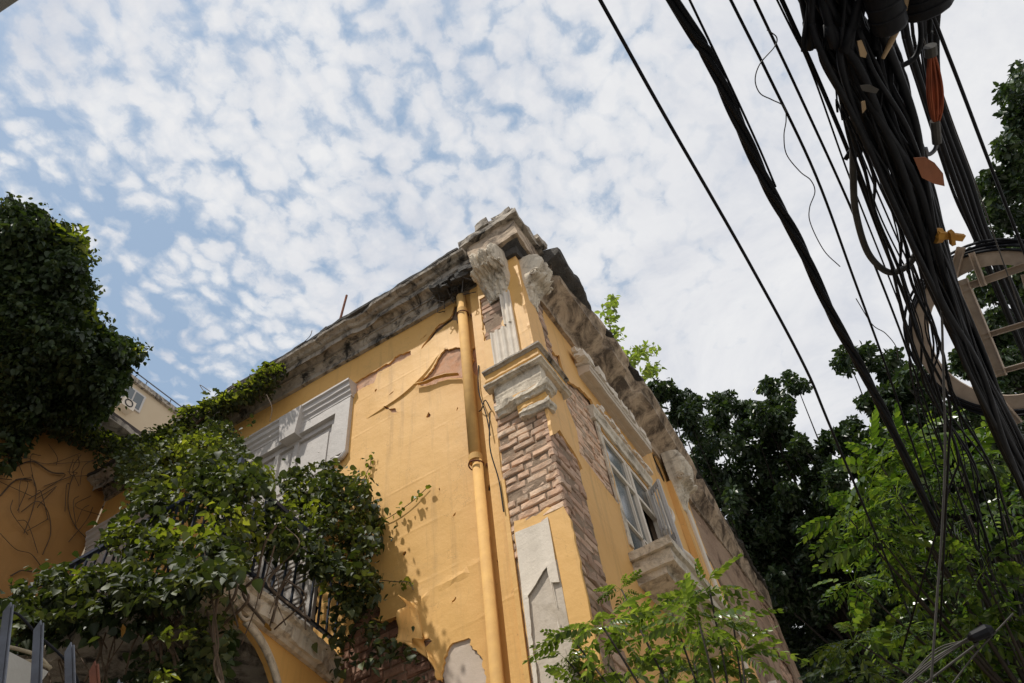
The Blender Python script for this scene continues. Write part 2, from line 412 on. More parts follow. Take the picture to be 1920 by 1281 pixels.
strip = P2(zm([(255,1100),(335,1060),(345,1281),(280,1310),(262,1281)],820,370,3.8825), onY, 0, ax)
bott = P2(zm([(380,850),(440,785),(475,870),(460,920),(530,932),(600,882),(642,838),(652,860),(640,960),(620,1080),(650,1085),(700,1048),(762,1040),(735,1080),(742,1130),(800,1200),(832,1285),(850,1500),(250,1500),(250,1050)],560,860,3.043), onY, 0, ax)
light = P2(zm([(818,1230),(850,1100),(880,1052),(940,1040),(970,1028),(1002,1062),(1018,1120),(1050,1150),(1075,1330),(1090,1500),(870,1500)],560,860,3.043), onY, 0, ax)
door = [(-4.12, 4.9), (-2.55, 4.9), (-2.55, 8.2), (-4.12, 8.2)]
crackA = [(-.98, 6.1)]
LIP = spline([(-2.12, 7.86, 0), (-1.86, 7.86, 0), (-1.60, 7.90, 0), (-1.36, 7.99, 0), (-1.20, 8.12, 0), (-1.08, 8.27, 0)], 8)[:, :2]
def liprel(V2):
    d = np.full(len(V2), 9.); t = np.zeros(len(V2)); sg = np.zeros(len(V2)); n = len(LIP)-1
    for i in range(n):
        a, b = LIP[i], LIP[i+1]; ab = b-a; u = np.clip(((V2-a) @ ab)/(ab@ab), 0, 1); r_ = V2 - (a + u[:, None]*ab); dd = np.linalg.norm(r_, axis=1)
        m = dd < d; d[m] = dd[m]; t[m] = (i+u[m])/n; sg[m] = (ab[0]*r_[m, 1] - ab[1]*r_[m, 0])
    return d, t, sg
def frontbulge(V2):
    x, z = V2[:, 0], V2[:, 1]; d, t, sg = liprel(V2)
    env = np.sin(np.clip(t, 0, 1)*math.pi)**.7; env[(t <= .001) | (t >= .999)] *= 0
    out = np.where(sg > 0, np.exp(-d/.16), np.clip(1 - d/.012, 0, 1))*.022*env
    out += .012*np.exp(-(((x+1.3)/.9)**2 + ((z-6.7)/.5)**2))
    za = 5.22 + .12*(x+1.2)
    out += .010*np.exp(-np.abs(z-za)/.03)*((z > za)*1.0 + .4)*(x > -1.7)
    return out
nlip = np.gradient(LIP, axis=0); nlip = np.stack([-nlip[:, 1], nlip[:, 0]], 1); nlip /= np.linalg.norm(nlip, axis=1)[:, None]
lipx = np.vstack([LIP, LIP - nlip*.013, LIP + nlip*.03])
chips = []; rc_ = random.Random(12)
for cx_, cz_, w_, h_ in ((-1.9, 6.6, .05, .02), (-1.25, 7.35, .03, .05), (-2.15, 7.25, .02, .04), (-1.0, 5.9, .06, .018), (-1.55, 5.75, .03, .02), (-.9, 7.2, .02, .03), (-1.75, 8.05, .08, .015), (-2.0, 8.25, .02, .03), (-1.15, 6.25, .015, .05), (-1.3, 8.75, .10, .02), (-.62, 6.0, .02, .06), (-.6, 5.2, .025, .09), (-1.05, 5.05, .05, .03)):
    chips.append([(cx_ + w_*.6*math.cos(t)*rc_.uniform(.5, 1.3), cz_ + h_*.6*math.sin(t)*rc_.uniform(.5, 1.3) + .3*w_*math.cos(t)) for t in np.linspace(0, 2*math.pi, 9)[:-1]])
skin('plaster', [(-7.0, 2.6), (-.5, 2.6), (-.5, 9.3), (-7.0, 9.3)], [crack1, crack2, crack3, flap, slit, strip, bott, light, door] + chips, fL, M['yellow'], house,
     base=.0, thick=.020, step=.05, jag=.034, fine=.025, peel={0: .006, 1: .006, 2: .004, 3: .012, 4: .006, 6: .018, 7: .003, 8: 0}, bulge=frontbulge, seed=2, extra=lipx)
skin('masonry', [(-7.0, .1), (-.1, .1), (-.1, 9.3), (-7.0, 9.3)], [door], fL, M['mortar'], house, base=-.035, thick=.12, step=.25, jag=0, seed=81, wob=.004)
skin('undercoat', [(-2.6, 7.2), (-.5, 7.2), (-.5, 9.2), (-2.6, 9.2)], [crack1], fL, M['under'], house, base=-.016, thick=.012, step=.12, seed=8)
skin('undercoat', [(-1.35, 2.6), (-.5, 2.6), (-.5, 4.95), (-1.35, 4.95)], [bott], fL, M['pale'], house, base=-.010, thick=.015, step=.12, seed=9)
bricks('brickwork', [(-2.3, 3.6), (-.95, 3.6), (-1.1, 5.3), (-2.3, 5.6)], fL, M['rubble'], house, base=-.02, seed=3, jit=.012, proud=.02)
# curling shards of render at the edge of the lower hole
def curl(pts, r, ang, width, parent, seed, name='peeling_plaster', mat=None):
    P = np.array(pts, float); g = G(); V = []; n = 10; m = len(P)
    for i, p in enumerate(P):
        w = width*math.sin(math.pi*(i+.6)/(m+.2))**.6
        for j in range(n):
            t = j/(n-1); a = ang*t
            o = r*(1-math.cos(a)) + .01; dz = r*math.sin(a)*w/width + (w*.5*t)
            V.append((p[0] + .03*t*math.sin(seed+i), -o - .02 - .01*nz((p[0]*9, j, seed)), p[1] - dz))
    Fc = [(i*n+j, i*n+j+1, (i+1)*n+j+1, (i+1)*n+j) for i in range(m-1) for j in range(n-1)]
    o = mesh(name, V, Fc, mat or M['yellow'], parent, smooth=True)
    md = o.modifiers.new('solid', 'SOLIDIFY'); md.thickness = .008
    return o
w2 = lambda L: P2(zm(L, 560, 860, 3.043), onY, 0, ax)
def shard(base, free, lift, seed, mat='yellow'):
    B = spline([(a, b, 0) for a, b in w2(base)], 5)[:, :2]; Fr = spline([(a, b, 0) for a, b in w2(free)], 5)[:, :2]
    n = 14; m = 9; V = []
    Bi = np.array([[np.interp(t, np.linspace(0, 1, len(B)), B[:, k]) for k in (0, 1)] for t in np.linspace(0, 1, n)])
    Fi = np.array([[np.interp(t, np.linspace(0, 1, len(Fr)), Fr[:, k]) for k in (0, 1)] for t in np.linspace(0, 1, n)])
    for i in range(n):
        for j in range(m):
            q = j/(m-1); p = Bi[i] + (Fi[i]-Bi[i])*q; o = lift*q**1.8*(1 + .35*math.sin(i*.9+seed)) + .010 + .012*nz((p[0]*14, p[1]*14, seed))*q
            V.append((p[0], -o, p[1]))
    Fc = [(i*m+j, i*m+j+1, (i+1)*m+j+1, (i+1)*m+j) for i in range(n-1) for j in range(m-1)]
    o = mesh('peeling_plaster', V, Fc, M[mat], house, smooth=True); md = o.modifiers.new('solid', 'SOLIDIFY'); md.thickness = .007; md.offset = 0
shard([(665,835),(690,900),(705,980),(715,1045)], [(641,832),(652,870),(628,960),(598,1092)], .13, 1)
shard([(700,1020),(720,1060),(745,1120),(775,1165)], [(764,1036),(725,1052),(690,1068),(652,1084)], .09, 2)
shard([(455,915),(520,925),(580,880),(640,835)], [(450,930),(525,945),(600,900),(655,850)], .05, 3)
shard([(760,1120),(800,1180),(830,1260)], [(740,1105),(785,1195),(812,1280)], .04, 4)
curl(P2(zm([(1375,655),(1430,650),(1490,625),(1560,606),(1650,598)],400,540,3.558), onY, 0, ax), .035, -1.7, .05, house, 5)

# --- corner pilaster: brick core and coats. front plane y=-.12, right plane x=.12
PX0, PX1, PY0, PY1 = -.44, .12, -.12, .42
g = G(); g.box((PX0+.03, PY0+.024, 0), (PX1-.026, PY1-.02, 9.2)); pil = g.out('pilaster', M['mortar'], house)
g = G(); g.box((-.58, -.062, 2.6), (PX0+.02, .03, 9.05)); st_o = g.out('wall_strip', M['yellow'], house)
fp = lambda u, v, o: (u, -.12-o, v); fq = lambda u, v, o: (.12+o, u, v)
# front face of the pilaster
upA = [(-.43, 7.86), (-.43, 8.66), (-.12, 8.66), (-.13, 8.1), (-.20, 8.0), (-.22, 7.84)]
skin('plaster', [(-.44, 7.3), (.12, 7.3), (.12, 9.15), (-.44, 9.15)], [upA], fp, M['yellow'], pil, thick=.03, step=.06, jag=.02, seed=11, wob=.003)
lowhole = [(-.40, 5.42), (-.44, 5.1), (-.45, 5.9), (-.47, 6.62), (.16, 6.48), (.16, 5.3), (.13, 5.30), (-.06, 5.33), (-.2, 5.30)]
skin('plaster', [(-.40, 2.6), (.12, 2.6), (.12, 5.18), (.08, 5.34), (-.06, 5.40), (-.16, 5.37), (-.37, 5.42)], [], fp, M['yellow'], pil, thick=.03, step=.06, outer_jag=.012, seed=12, wob=.004)
bricks('brickwork', [(-.42, 5.1), (.11, 5.1), (.11, 6.6), (-.42, 7.0)], fp, M['brick'], pil, base=-.008, seed=5, L=.25, jit=.010, gap=.020, proud=.016)
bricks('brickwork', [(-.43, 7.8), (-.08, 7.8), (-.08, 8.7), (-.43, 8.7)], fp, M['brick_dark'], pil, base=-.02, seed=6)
g = G(); g.box((-.445, -.115, 2.6), (-.405, -.03, 5.9)); g.out('edge_coat', M['yellow'], pil)
skin('white_panel', [(-.365, 3.0), (-.10, 3.0), (-.115, 4.72), (-.055, 4.70), (-.06, 5.3), (-.12, 5.28), (-.365, 5.30)],
     [[(-.34, 2.9), (-.10, 2.9), (-.115, 4.62), (-.13, 4.86), (-.17, 4.84), (-.24, 4.76), (-.315, 4.70), (-.33, 4.4)]], fp, M['white'], pil, base=.012, thick=.008, step=.05, jag=.012, fine=.03, peel={0: .016}, seed=13, wob=.004)
skin('grey_panel', [(-.36, 3.0), (-.04, 3.0), (-.05, 4.9), (-.33, 4.9)], [], fp, M['greystrip'], pil, base=.004, thick=.01, step=.08, seed=14, wob=.002)
# fluted panel below the bracket
def fluted(name, cx, half, z0, z1, frame, mat, parent, n=4):
    U = np.linspace(cx-half, cx+half, n*10+1); Z = np.linspace(z0, z1, 40); V = []
    for z in Z:
        for u in U:
            ph = ((u-cx+half)/(2*half)*n) % 1.0; o = .012 + .020*max(0, math.sin(math.pi*ph))**.5 if False else .034 - .022*max(0, math.sin(math.pi*min(1, max(0, (ph-.18)/.64))))**.7
            V.append(frame(u + .004*nz((u*9, z*4, 3)), z, o + .004*nz((u*10, z*7, 1))))
    k = len(U); Fc = [(i*k+j, i*k+j+1, (i+1)*k+j+1, (i+1)*k+j) for i in range(len(Z)-1) for j in range(k-1)]
    nV = len(V); V += [frame(U[0], z, -.01) for z in Z] + [frame(U[-1], z, -.01) for z in Z]
    m = len(Z)
    Fc += [(i*k, (i+1)*k, nV+i+1, nV+i) for i in range(m-1)] + [(i*k+k-1, nV+m+i, nV+m+i+1, (i+1)*k+k-1) for i in range(m-1)]
    return mesh(name, V, Fc, mat, parent)
fluted('fluted_panel', -.185, .150, 7.36, 7.90, fp, M['white'], pil)
fluted('fluted_panel', -.095, .060, 7.905, 8.48, fp, M['white'], pil, 2)
# right face of the pilaster
skin('plaster', [(-.12, 6.62), (.40, 6.3), (.34, 7.0), (.22, 7.5), (.22, 8.1), (.12, 8.5), (.34, 8.8), (.42, 9.15), (-.12, 9.15)], [], fq, M['yellow_side'], pil, thick=.03, step=.06, jag=.02, outer_jag=.03, seed=15, wob=.004)
skin('plaster', [(-.12, 6.1), (.06, 6.3), (.33, 6.2), (.42, 6.1), (.42, 6.7), (-.12, 6.75)], [], fq, M['yellow_side'], pil, thick=.03, step=.06, outer_jag=.03, seed=16, base=.001)
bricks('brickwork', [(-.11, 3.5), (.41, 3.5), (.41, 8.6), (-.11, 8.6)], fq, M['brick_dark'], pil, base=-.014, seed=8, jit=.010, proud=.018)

# --- capital bands around the pilaster (with bites missing)
def ring(name, z0, z1, out, mat, xcut=None, ycut=None, prof=None, seed=0, amp=.01, bite=0):
    bt = (lambda s_, o, z: o - bite*max(0, nz((s_[0]*7, s_[1]*7, z*6), 1, seed*3.)+.05) if o > .01 else o) if bite else None
    x0 = PX0 if xcut is None else xcut; y1 = PY1 if ycut is None else ycut
    path = [(x0, -.12, 0, -1), (.12, -.12, 1, -1), (.12, y1, 1, 0)]
    path = [(x0-.02, -.12, 0, -1), (.02, -.12, 0, -1), (.12, -.12, 1, -1), (.12, -.02, 1, 0), (.12, y1, 1, 0)]
    pr = prof or [(-.03, z0), (out*.6, z0), (out*.75, z0+(z1-z0)*.35), (out, z0+(z1-z0)*.45), (out, z1), (-.03, z1+.015)]
    return moulding(name, path, pr, mat, pil, step=.025, amp=amp, seed=seed, padj=bt)
ring('capital', 7.25, 7.29, .085, M['cornice'], seed=1)
ring('capital', 7.085, 7.25, .045, M['yellow'], seed=2, amp=.004)
ring('capital', 7.04, 7.085, .080, M['cream'], seed=3)
ring('capital', 6.80, 7.04, .018, M['cream'], seed=4, amp=.006, ycut=-.02, xcut=-.36)
ring('capital', 6.73, 6.80, .015, M['yellow'], seed=14, amp=.012, ycut=-.02, xcut=-.30, bite=.06)
ring('capital', 6.63, 6.72, .075, M['cream'], xcut=-.36, ycut=-.05, seed=5, amp=.04, bite=.10)
ring('capital', 6.52, 6.63, .03, M['yellow'], xcut=-.14, ycut=-.02, seed=6)
ring('capital', 6.44, 6.52, .06, M['cream'], xcut=-.12, ycut=-.05, seed=7, amp=.03, bite=.05)

# --- bracket consoles
def console(cx, half, ztop, zbot, frame, mat, parent, seed, reach=.34):
    nu, nt_ = 61, 84; V = []; c = G()
    for i in range(nt_):
        t = i/(nt_-1)
        if t < .46: o = reach*(.70 + .30*math.sin(math.pi*t/.46))
        elif t < .60: o = reach*(.62 + .55*math.sin(math.pi*(t-.46)/.14)**.8)      # rolled lip
        else: o = reach*(.58 - .46*((t-.60)/.40)**.8)
        hw = half*(1.0 if t < .58 else 1.0 - .34*(t-.58)/.42)*(1 + .03*math.sin(t*9+seed)); z = ztop + (zbot-ztop)*t
        for j in range(nu):
            u = -1 + 2*j/(nu-1)
            if t < .46: rid = .11*abs(math.cos(u*math.pi*1.5))**.6 + .010*math.cos(u*math.pi*14) - .03
            elif t < .60: rid = .02*math.cos(u*9+seed)
            else: rid = .030*abs(math.cos(u*math.pi*2))**.7
            p = (u*2+seed, t*5, seed); rough_ = 1.6 if .42 < t < .75 else .6
            rag = rough_*(.022*nz(p, 2.5, seed) + .014*nz(p, 7, seed) + .008*nz(p, 18, seed))
            oo = max(0., o + rid - .05 + rag - .10*abs(u)**8)
            if j in (0, nu-1): oo = -.01
            V.append(frame(cx + u*hw + .006*nz(p, 9, 2), z + (.03 if t > .4 else .008)*nz(p, 4, seed+7), oo))
    Fc = [(i*nu+j, i*nu+j+1, (i+1)*nu+j+1, (i+1)*nu+j) for i in range(nt_-1) for j in range(nu-1)]
    Fc += [tuple(range(nu))[::-1], tuple((nt_-1)*nu+j for j in range(nu))]
    c.add(V, Fc)
    for sgn in (-1, 1):
        for zc, rr, oc in ((ztop-.54*(ztop-zbot), .055, reach*.62),):
            sp = [frame(cx + sgn*(half*.985), zc + rr*(1-k/26)*math.sin(k*.5), oc + rr*(1-k/26)*math.cos(k*.5)) for k in range(24)]
            c.tube(sp, [.018, .012, .018], 6)
    return c.out('bracket', mat, parent, smooth=True)
console(-.18, .19, 9.22, 8.46, fp, M['cream'], house, 1.3, .30)
console(.12, .17, 9.12, 8.34, fq, M['cream'], house, 2.7, .24)
fR1 = lambda u, v, o: (.08+o, u, v)
console(4.35, .22, 9.15, 8.15, fR1, M['cream'], house, 5.1, .26)

# --- right face coats
ay = (1, 2)
brL = zm([(600,20),(640,110),(700,200),(780,300),(800,480),(870,660),(900,850),(930,890),(1060,1060),(1195,1240)],860,640,4.0025)
brR = zm([(1190,1215),(1110,880),(1062,650),(1010,500),(980,440),(900,365),(830,320),(790,270),(745,115),(715,110),(690,70),(660,-20)],860,640,4.0025)
rh = P2(brL + brR, onX, 0, ay)
rh = [(max(a, .30), b) for a, b in rh]
rwin = [(1.66, 5.98), (3.02, 5.98), (3.02, 7.74), (1.66, 7.74)]
ncrack = P2([(1221,850),(1226,852),(1240,880),(1248,903),(1244,905),(1232,885)], onX, 0, ay)
RC = [(.40, 2.6), (5.6, 2.6), (5.5, 6.0), (5.35, 7.0), (5.2, 8.0), (5.25, 9.25), (.40, 9.25)]
skin('masonry', [(.0, .1), (9.4, .1), (9.4, 9.3), (.0, 9.3)], [rwin], fR, M['mortar'], house, base=-.035, thick=.12, step=.25, jag=0, seed=82, wob=.004)
skin('plaster', RC, [rh, rwin, ncrack], fR, M['yellow_side'], house, base=0, thick=.028, step=.07, jag=.03, seed=21, peel={0: .02, 1: 0, 2: .01}, outer_jag=.05)
bricks('brickwork', [(.3, 6.2), (.3, 8.6), (1.2, 8.7), (1.75, 8.3), (1.75, 6.2), (1.5, 6.0)], fR, M['brick'], house, base=-.018, seed=12, jit=.009, L=.23)
skin('undercoat', [(5.1, 2.6), (9.35, 2.6), (9.35, 9.2), (5.0, 9.2)], [[(5.6+.5*k, 3.5+k*.8), (6.6+.4*k, 3.4+k*.8), (6.9+.4*k, 4.3+k*.8), (5.9+.4*k, 4.4+k*.8)] for k in (0, 2, 4, 5.6)] , fR, M['ruin'], house, base=-.012, thick=.02, step=.12, jag=.16, fine=.08, seed=25, peel={0: .01, 1: .01, 2: .01, 3: .01}, wob=.03)
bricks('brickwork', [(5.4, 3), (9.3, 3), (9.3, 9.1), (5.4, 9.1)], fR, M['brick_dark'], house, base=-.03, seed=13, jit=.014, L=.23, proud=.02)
# second pilaster on the right face
g = G(); g.box((.002, 4.12, 2.6), (.085, 4.58, 8.6)); g.out('pilaster', M['yellow_side'], house)
fluted('fluted_panel', 4.46, .085, 3.0, 8.3, fR1, M['white'], house, 2)
for k, (y0, y1) in enumerate(((6.15, 6.28), (7.05, 7.18))):
    g = G(); g.box((-.02, y0, 3.2), (.07, y1, 6.4), .01); g.out('window_jamb', M['white'], house)
g = G(); g.box((-.03, 6.28, 3.2), (.004, 7.05, 6.2)); g.out('boarded_window', M['dark'], house)

# --- front cornice and side cornice
def zadjL(s, o, z):
    return z + (.0 if o > .2 else .045*min(4, max(0, -s[0]-1.0)))
profL = [(-.04, 9.10), (.045, 9.10), (.05, 9.17), (.075, 9.19), (.11, 9.235), (.125, 9.235), (.125, 9.27), (.19, 9.30), (.25, 9.315), (.255, 9.40), (.30, 9.405), (.33, 9.43), (.385, 9.44), (.395, 9.475), (.36, 9.50), (-.04, 9.53)]
def padL(s, o, z):
    if o < .24: return o
    k = nz((s[0]*1.7, s[1]*1.7, 0), 1, 4) + .5*nz((s[0]*5, s[1]*5, 0), 1, 8)
    bite = .05*max(0, k-.2)/.5
    return max(.2, o - bite)
moulding('cornice', [(-7.1, 0, 0, -1), (-.44, 0, 0, -1)], profL, M['cornice'], house, step=.04, amp=.010, seed=31, zadj=zadjL, padj=padL)
profP = [(-.05, 9.10), (.03, 9.10), (.05, 9.15), (.055, 9.20), (.09, 9.22), (.12, 9.26), (.125, 9.30), (-.05, 9.33)]
moulding('cornice', [(-.56, -.12, 0, -1), (.02, -.12, 0, -1), (.12, -.12, 1, -1), (.12, -.02, 1, 0), (.12, .5, 1, 0)], profP, M['mould'], house, step=.04, amp=.03, seed=33)
def padR(s, o, z):
    y = s[1]; k = 1.0
    if y > 3.2: k = max(.12, 1 - .115*(y-3.2) - .02*(y-3.2)**1.5)
    if y < 1.7 and o > .34: o = .34 + (o-.34)*(.2 + .8*max(0, (y-1.0)/.7))
    return o*k + (.02*nz((0, y*2.2, 1), 1, 3) if o > .2 else 0) - (.10*min(1, max(0, (nz((0, y*1.9, 2), 1, 14)-.22)/.12)) if o > .2 else 0)
profR = [(-.04, 9.06), (.05, 9.06), (.06, 9.12), (.09, 9.15), (.36, 9.30), (.37, 9.36), (.40, 9.40), (.44, 9.44), (.45, 9.50), (.40, 9.54), (-.04, 9.56)]
moulding('cornice', [(0, .42, 1, 0), (0, 9.4, 1, 0)], profR, M['soffit'], house, step=.05, amp=.011, seed=35, padj=padR)
# blackened top course on both eaves: roof flashing and lost tiles
def padT(s, o, z): return max(.02, o*(1 - .15*max(0, nz((s[0]*2.3, s[1]*2.3, 0), 1, 40)))) * (1 if s[1] < 3.2 else max(.1, 1-.13*(s[1]-3.2)))
moulding('roof_edge', [(-7.1, 0, 0, -1), (-.50, 0, 0, -1)], [(.0, 9.505), (.33, 9.475), (.40, 9.485), (.405, 9.525), (.3, 9.57), (.0, 9.60)], M['mould'], house, step=.07, amp=.02, seed=37, padj=padT)
moulding('roof_edge', [(0, .35, 1, 0), (0, 1.75, 1, 0)], [(.0, 9.57), (.30, 9.38), (.36, 9.40), (.46, 9.44), (.50, 9.47), (.51, 9.56), (.36, 9.66), (.0, 9.70)], M['mould'], house, step=.05, amp=.03, seed=38, padj=lambda s_, o, z: o*(1 if s_[1] < .9 else 1 - .42*((s_[1]-.9)/.85)**1.5))
moulding('roof_edge', [(0, 1.75, 1, 0), (0, 9.4, 1, 0)], [(.0, 9.54), (.34, 9.52), (.43, 9.53), (.43, 9.57), (.30, 9.60), (.0, 9.62)], M['mould'], house, step=.07, amp=.05, seed=39, padj=padT)

# corner block on the roof (broken parapet pier)
blk = G()
def lump(g, lo, hi, seed, amp=.02, n=7):
    lo = np.array(lo, float); hi = np.array(hi, float); V = []; Fc = []; idx = {}
    def vid(i, j, k):
        if (i, j, k) not in idx:
            p = lo + (hi-lo)*np.array([i, j, k])/n
            p = p + amp*np.array([nz(p, 5, seed), nz(p, 5, seed+4), nz(p, 5, seed+8)]) + amp*.5*np.array([nz(p, 14, seed), nz(p, 14, seed+4), nz(p, 14, seed+8)])
            idx[(i, j, k)] = len(V); V.append(p)
        return idx[(i, j, k)]
    for a in range(n):
        for b in range(n):
            Fc.append((vid(a,b,0), vid(a,b+1,0), vid(a+1,b+1,0), vid(a+1,b,0))); Fc.append((vid(a,b,n), vid(a+1,b,n), vid(a+1,b+1,n), vid(a,b+1,n)))
            Fc.append((vid(a,0,b), vid(a+1,0,b), vid(a+1,0,b+1), vid(a,0,b+1))); Fc.append((vid(a,n,b), vid(a,n,b+1), vid(a+1,n,b+1), vid(a+1,n,b)))
            Fc.append((vid(0,a,b), vid(0,a,b+1), vid(0,a+1,b+1), vid(0,a+1,b))); Fc.append((vid(n,a,b), vid(n,a+1,b), vid(n,a+1,b+1), vid(n,a,b+1)))
    g.add(V, Fc)
lump(blk, (-.42, -.29, 9.25), (.26, .42, 9.62), 1, .02, 9)
pier = blk.out('parapet_pier', M['soffit'], house)
b2 = G(); lump(b2, (-.52, -.36, 9.60), (.33, .48, 9.70), 5, .03, 10); lump(b2, (-.20, -.32, 9.69), (.29, .40, 9.80), 9, .03, 8); lump(b2, (-.24, -.37, 9.70), (-.06, -.15, 9.85), 12, .03, 4); lump(b2, (.10, .15, 9.68), (.37, .36, 9.78), 15, .03, 4); lump(b2, (-.02, -.33, 9.78), (.24, .1, 9.86), 19, .04, 5)
b2.out('pier_cap', M['cornice'], pier)

# --- debris and rubble fringe under the cornice next to the pipe (black, ragged)
rb = G()
for k in range(26):
    t = random.random(); c = np.array([-.95 + .5*t + random.gauss(0, .04), -.05 - random.random()*.22, 9.22 - random.random()*.18*(1 - abs(t-.6))])
    s = random.uniform(.03, .085); lump(rb, c - s*np.array([1.3, .8, .6]), c + s*np.array([1.3, .8, .6]), k*3, .045, 5)
for k in range(16):
    p = np.array([-.95 + .5*random.random(), -.08 - .15*random.random(), 9.12]); rb.tube(spline([p, p + rng.normal(0, .06, 3) - [0, 0, .05], p + rng.normal(0, .08, 3) - [0, .02, .14]], 4), .006, 5)
rb.out('broken_gutter', M['mould'], house)

# --- downpipe
pipe = G(); pipe.tube([(-.69, -.085, z) for z in (6.30, 7.5, 8.98)], .058, 20); pipe.tube([(-.675, -.08, z) for z in (.2, 3, 6.34)], .050, 20)
dp = pipe.out('downpipe', M['pipe'], house, smooth=True)
for zc, rr in ((8.66, .064), (6.32, .066)):
    g = G(); g.tube([(-.688, -.084, zc-.035), (-.688, -.084, zc+.035)], rr, 20); g.out('coupling', M['pipe'], dp)
for zc in (8.61, 6.25): g = G(); g.tube([(-.688+.068*math.cos(a), -.084+.068*math.sin(a), zc + .008*math.sin(a*2)) for a in np.linspace(0, 2*math.pi, 24)], .007, 6); g.bar((-.62, -.03, zc), (-.58, .0, zc), .015, .03); g.out('pipe_clip', M['rust'], dp)
g = G()
for P_ in ([(-.62,-.05,6.95),(-.56,-.10,6.90),(-.50,-.12,6.97),(-.46,-.1,6.82)], [(-.56,-.07,7.6),(-.58,-.09,7.2),(-.52,-.1,6.8),(-.5,-.1,6.5)], [(-.46,-.13,6.75),(-.49,-.15,6.3),(-.45,-.13,5.9),(-.44,-.13,5.55)]): g.tube(spline(P_, 6), .006, 6)
g.out('loose_wire', M['cable'], house)

# --- door / tall window on the front with its white surround
win = empty('window', (0, 0, 0)); win.parent = house
g = G(); g.box((-2.56, -.055, 7.46), (-2.345, .0, 8.20)); g.box((-4.34, -.055, 7.2), (-4.10, .0, 8.20)); g.box((-4.34, -.055, 8.20), (-2.345, .0, 8.36)); sur = g.out('surround', M['wood'], win)
g = G(); g.tube(spline([(-2.35, -.03, 7.47), (-2.42, -.035, 7.40), (-2.50, -.03, 7.44), (-2.56, -.03, 7.40), (-2.60, -.03, 7.36)], 5), .03, 8); g.out('scroll_end', M['wood'], win)
def flatmould(name, x0, x1, prof, mat, parent, seed=0):
    return moulding(name, [(x0, 0, 0, -1), (x1, 0, 0, -1)], prof, mat, parent, step=.1, amp=.004, seed=seed)
flatmould('lintel', -4.36, -2.33, [(-.02, 8.36), (.06, 8.36), (.062, 8.40), (.085, 8.43), (.085, 8.475), (.11, 8.50), (.115, 8.56), (.14, 8.58), (.14, 8.61), (-.02, 8.625)], M['wood'], win, 3)
# keystone
g = G(); g.add([(-3.42,-.15,8.60),(-3.06,-.15,8.60),(-3.12,-.13,8.17),(-3.36,-.13,8.17),(-3.42,0,8.60),(-3.06,0,8.60),(-3.12,0,8.17),(-3.36,0,8.17)], [(0,3,2,1),(0,1,5,4),(1,2,6,5),(2,3,7,6),(3,0,4,7)]); g.out('keystone', M['wood'], win)
# transom frame with panels, french doors below
g = G()
for x0, x1 in ((-4.10, -4.02), (-2.64, -2.56), (-3.52, -3.46), (-3.22, -3.16)): g.box((x0, -.005, 7.30), (x1, .045, 8.2))
g.box((-4.02, -.002, 8.12), (-2.64, .04, 8.2)); g.box((-4.02, -.002, 7.30), (-2.64, .04, 7.36)); g.out('frame', M['wood'], win)
g = G()
for x0, x1 in ((-4.02, -3.52), (-3.46, -3.22), (-3.16, -2.64)):
    g.box((x0, .03, 7.36), (x1, .05, 8.12)); g.box((x0+.06, .014, 7.44), (x1-.06, .03, 8.04))
g.out('panel', M['wood'], win)
g = G()
g.box((-4.12, -.03, 7.18), (-2.56, .05, 7.28)); g.out('transom_bar', M['wood'], win)
for x0, x1 in ((-4.08, -3.36), (-3.33, -2.60)):
    g = G(); g.box((x0, .0, 4.98), (x0+.09, .04, 7.17)); g.box((x1-.09, .0, 4.98), (x1, .04, 7.17))
    for z in (4.98, 5.9, 7.08): g.box((x0+.09, .003, z), (x1-.09, .038, z+.09))
    for k in range(34): g.box((x0+.09, .004, 5.12+.0575*k), (x1-.09, .03, 5.15+.0575*k))
    g.out('shutter', M['wood'], win)
g = G(); g.box((-4.12, .06, 4.9), (-2.55, .07, 8.2)); g.out('reveal', M['dark'], win)
# second, overgrown window head further left
win2 = empty('window', (0, 0, 0)); win2.parent = house
flatmould('lintel', -6.9, -5.55, [(-.02, 8.36), (.06, 8.36), (.062, 8.40), (.085, 8.43), (.085, 8.475), (.11, 8.50), (.115, 8.56), (.14, 8.58), (.14, 8.61), (-.02, 8.625)], M['wood'], win2, 4)
g = G(); g.box((-5.75, -.05, 6.9), (-5.57, .0, 8.36)); g.box((-6.9, -.05, 8.2), (-5.75, .0, 8.36)); g.out('surround', M['wood'], win2)
g = G(); g.box((-6.9, -.012, 6), (-5.75, -.004, 8.2)); g.out('panel', M['wood'], win2)

# --- window on the right face
wr = empty('window', (0, 0, 0)); wr.parent = house
g = G(); g.box((-.065, 1.66, 5.98), (-.012, 1.71, 7.74)); g.box((-.065, 2.97, 5.98), (-.012, 3.02, 7.74)); g.box((-.065, 1.71, 7.66), (-.012, 2.97, 7.74)); g.box((-.065, 1.71, 5.98), (-.012, 2.97, 6.04))
g.out('frame', M['white'], wr)
g = G(); g.box((-.055, 2.36, 6.04), (.002, 2.43, 7.66)); g.box((-.055, 1.71, 7.19), (-.002, 2.36, 7.25)); g.box((-.055, 2.43, 7.19), (-.002, 2.97, 7.25)); g.box((-.05, 2.30, 7.25), (-.01, 2.335, 7.66)); g.box((-.05, 1.71, 6.42), (-.012, 2.36, 6.45))
g.box((-.05, 2.15, 6.04), (-.012, 2.18, 7.19)); g.out('sash', M['white'], wr)
g = G(); g.box((-.045, 1.71, 6.04), (-.038, 2.36, 7.66)); g.box((-.045, 2.43, 7.25), (-.038, 2.97, 7.66)); g.out('pane', M['glass'], wr)
g = G(); g.box((-.14, 1.6, 5.95), (-.13, 3.05, 7.8)); g.out('opening', M['dark'], wr)
g = G()
a0 = np.array([.0, 2.97, 0]); dshut = np.array([.22, -.16, 0])
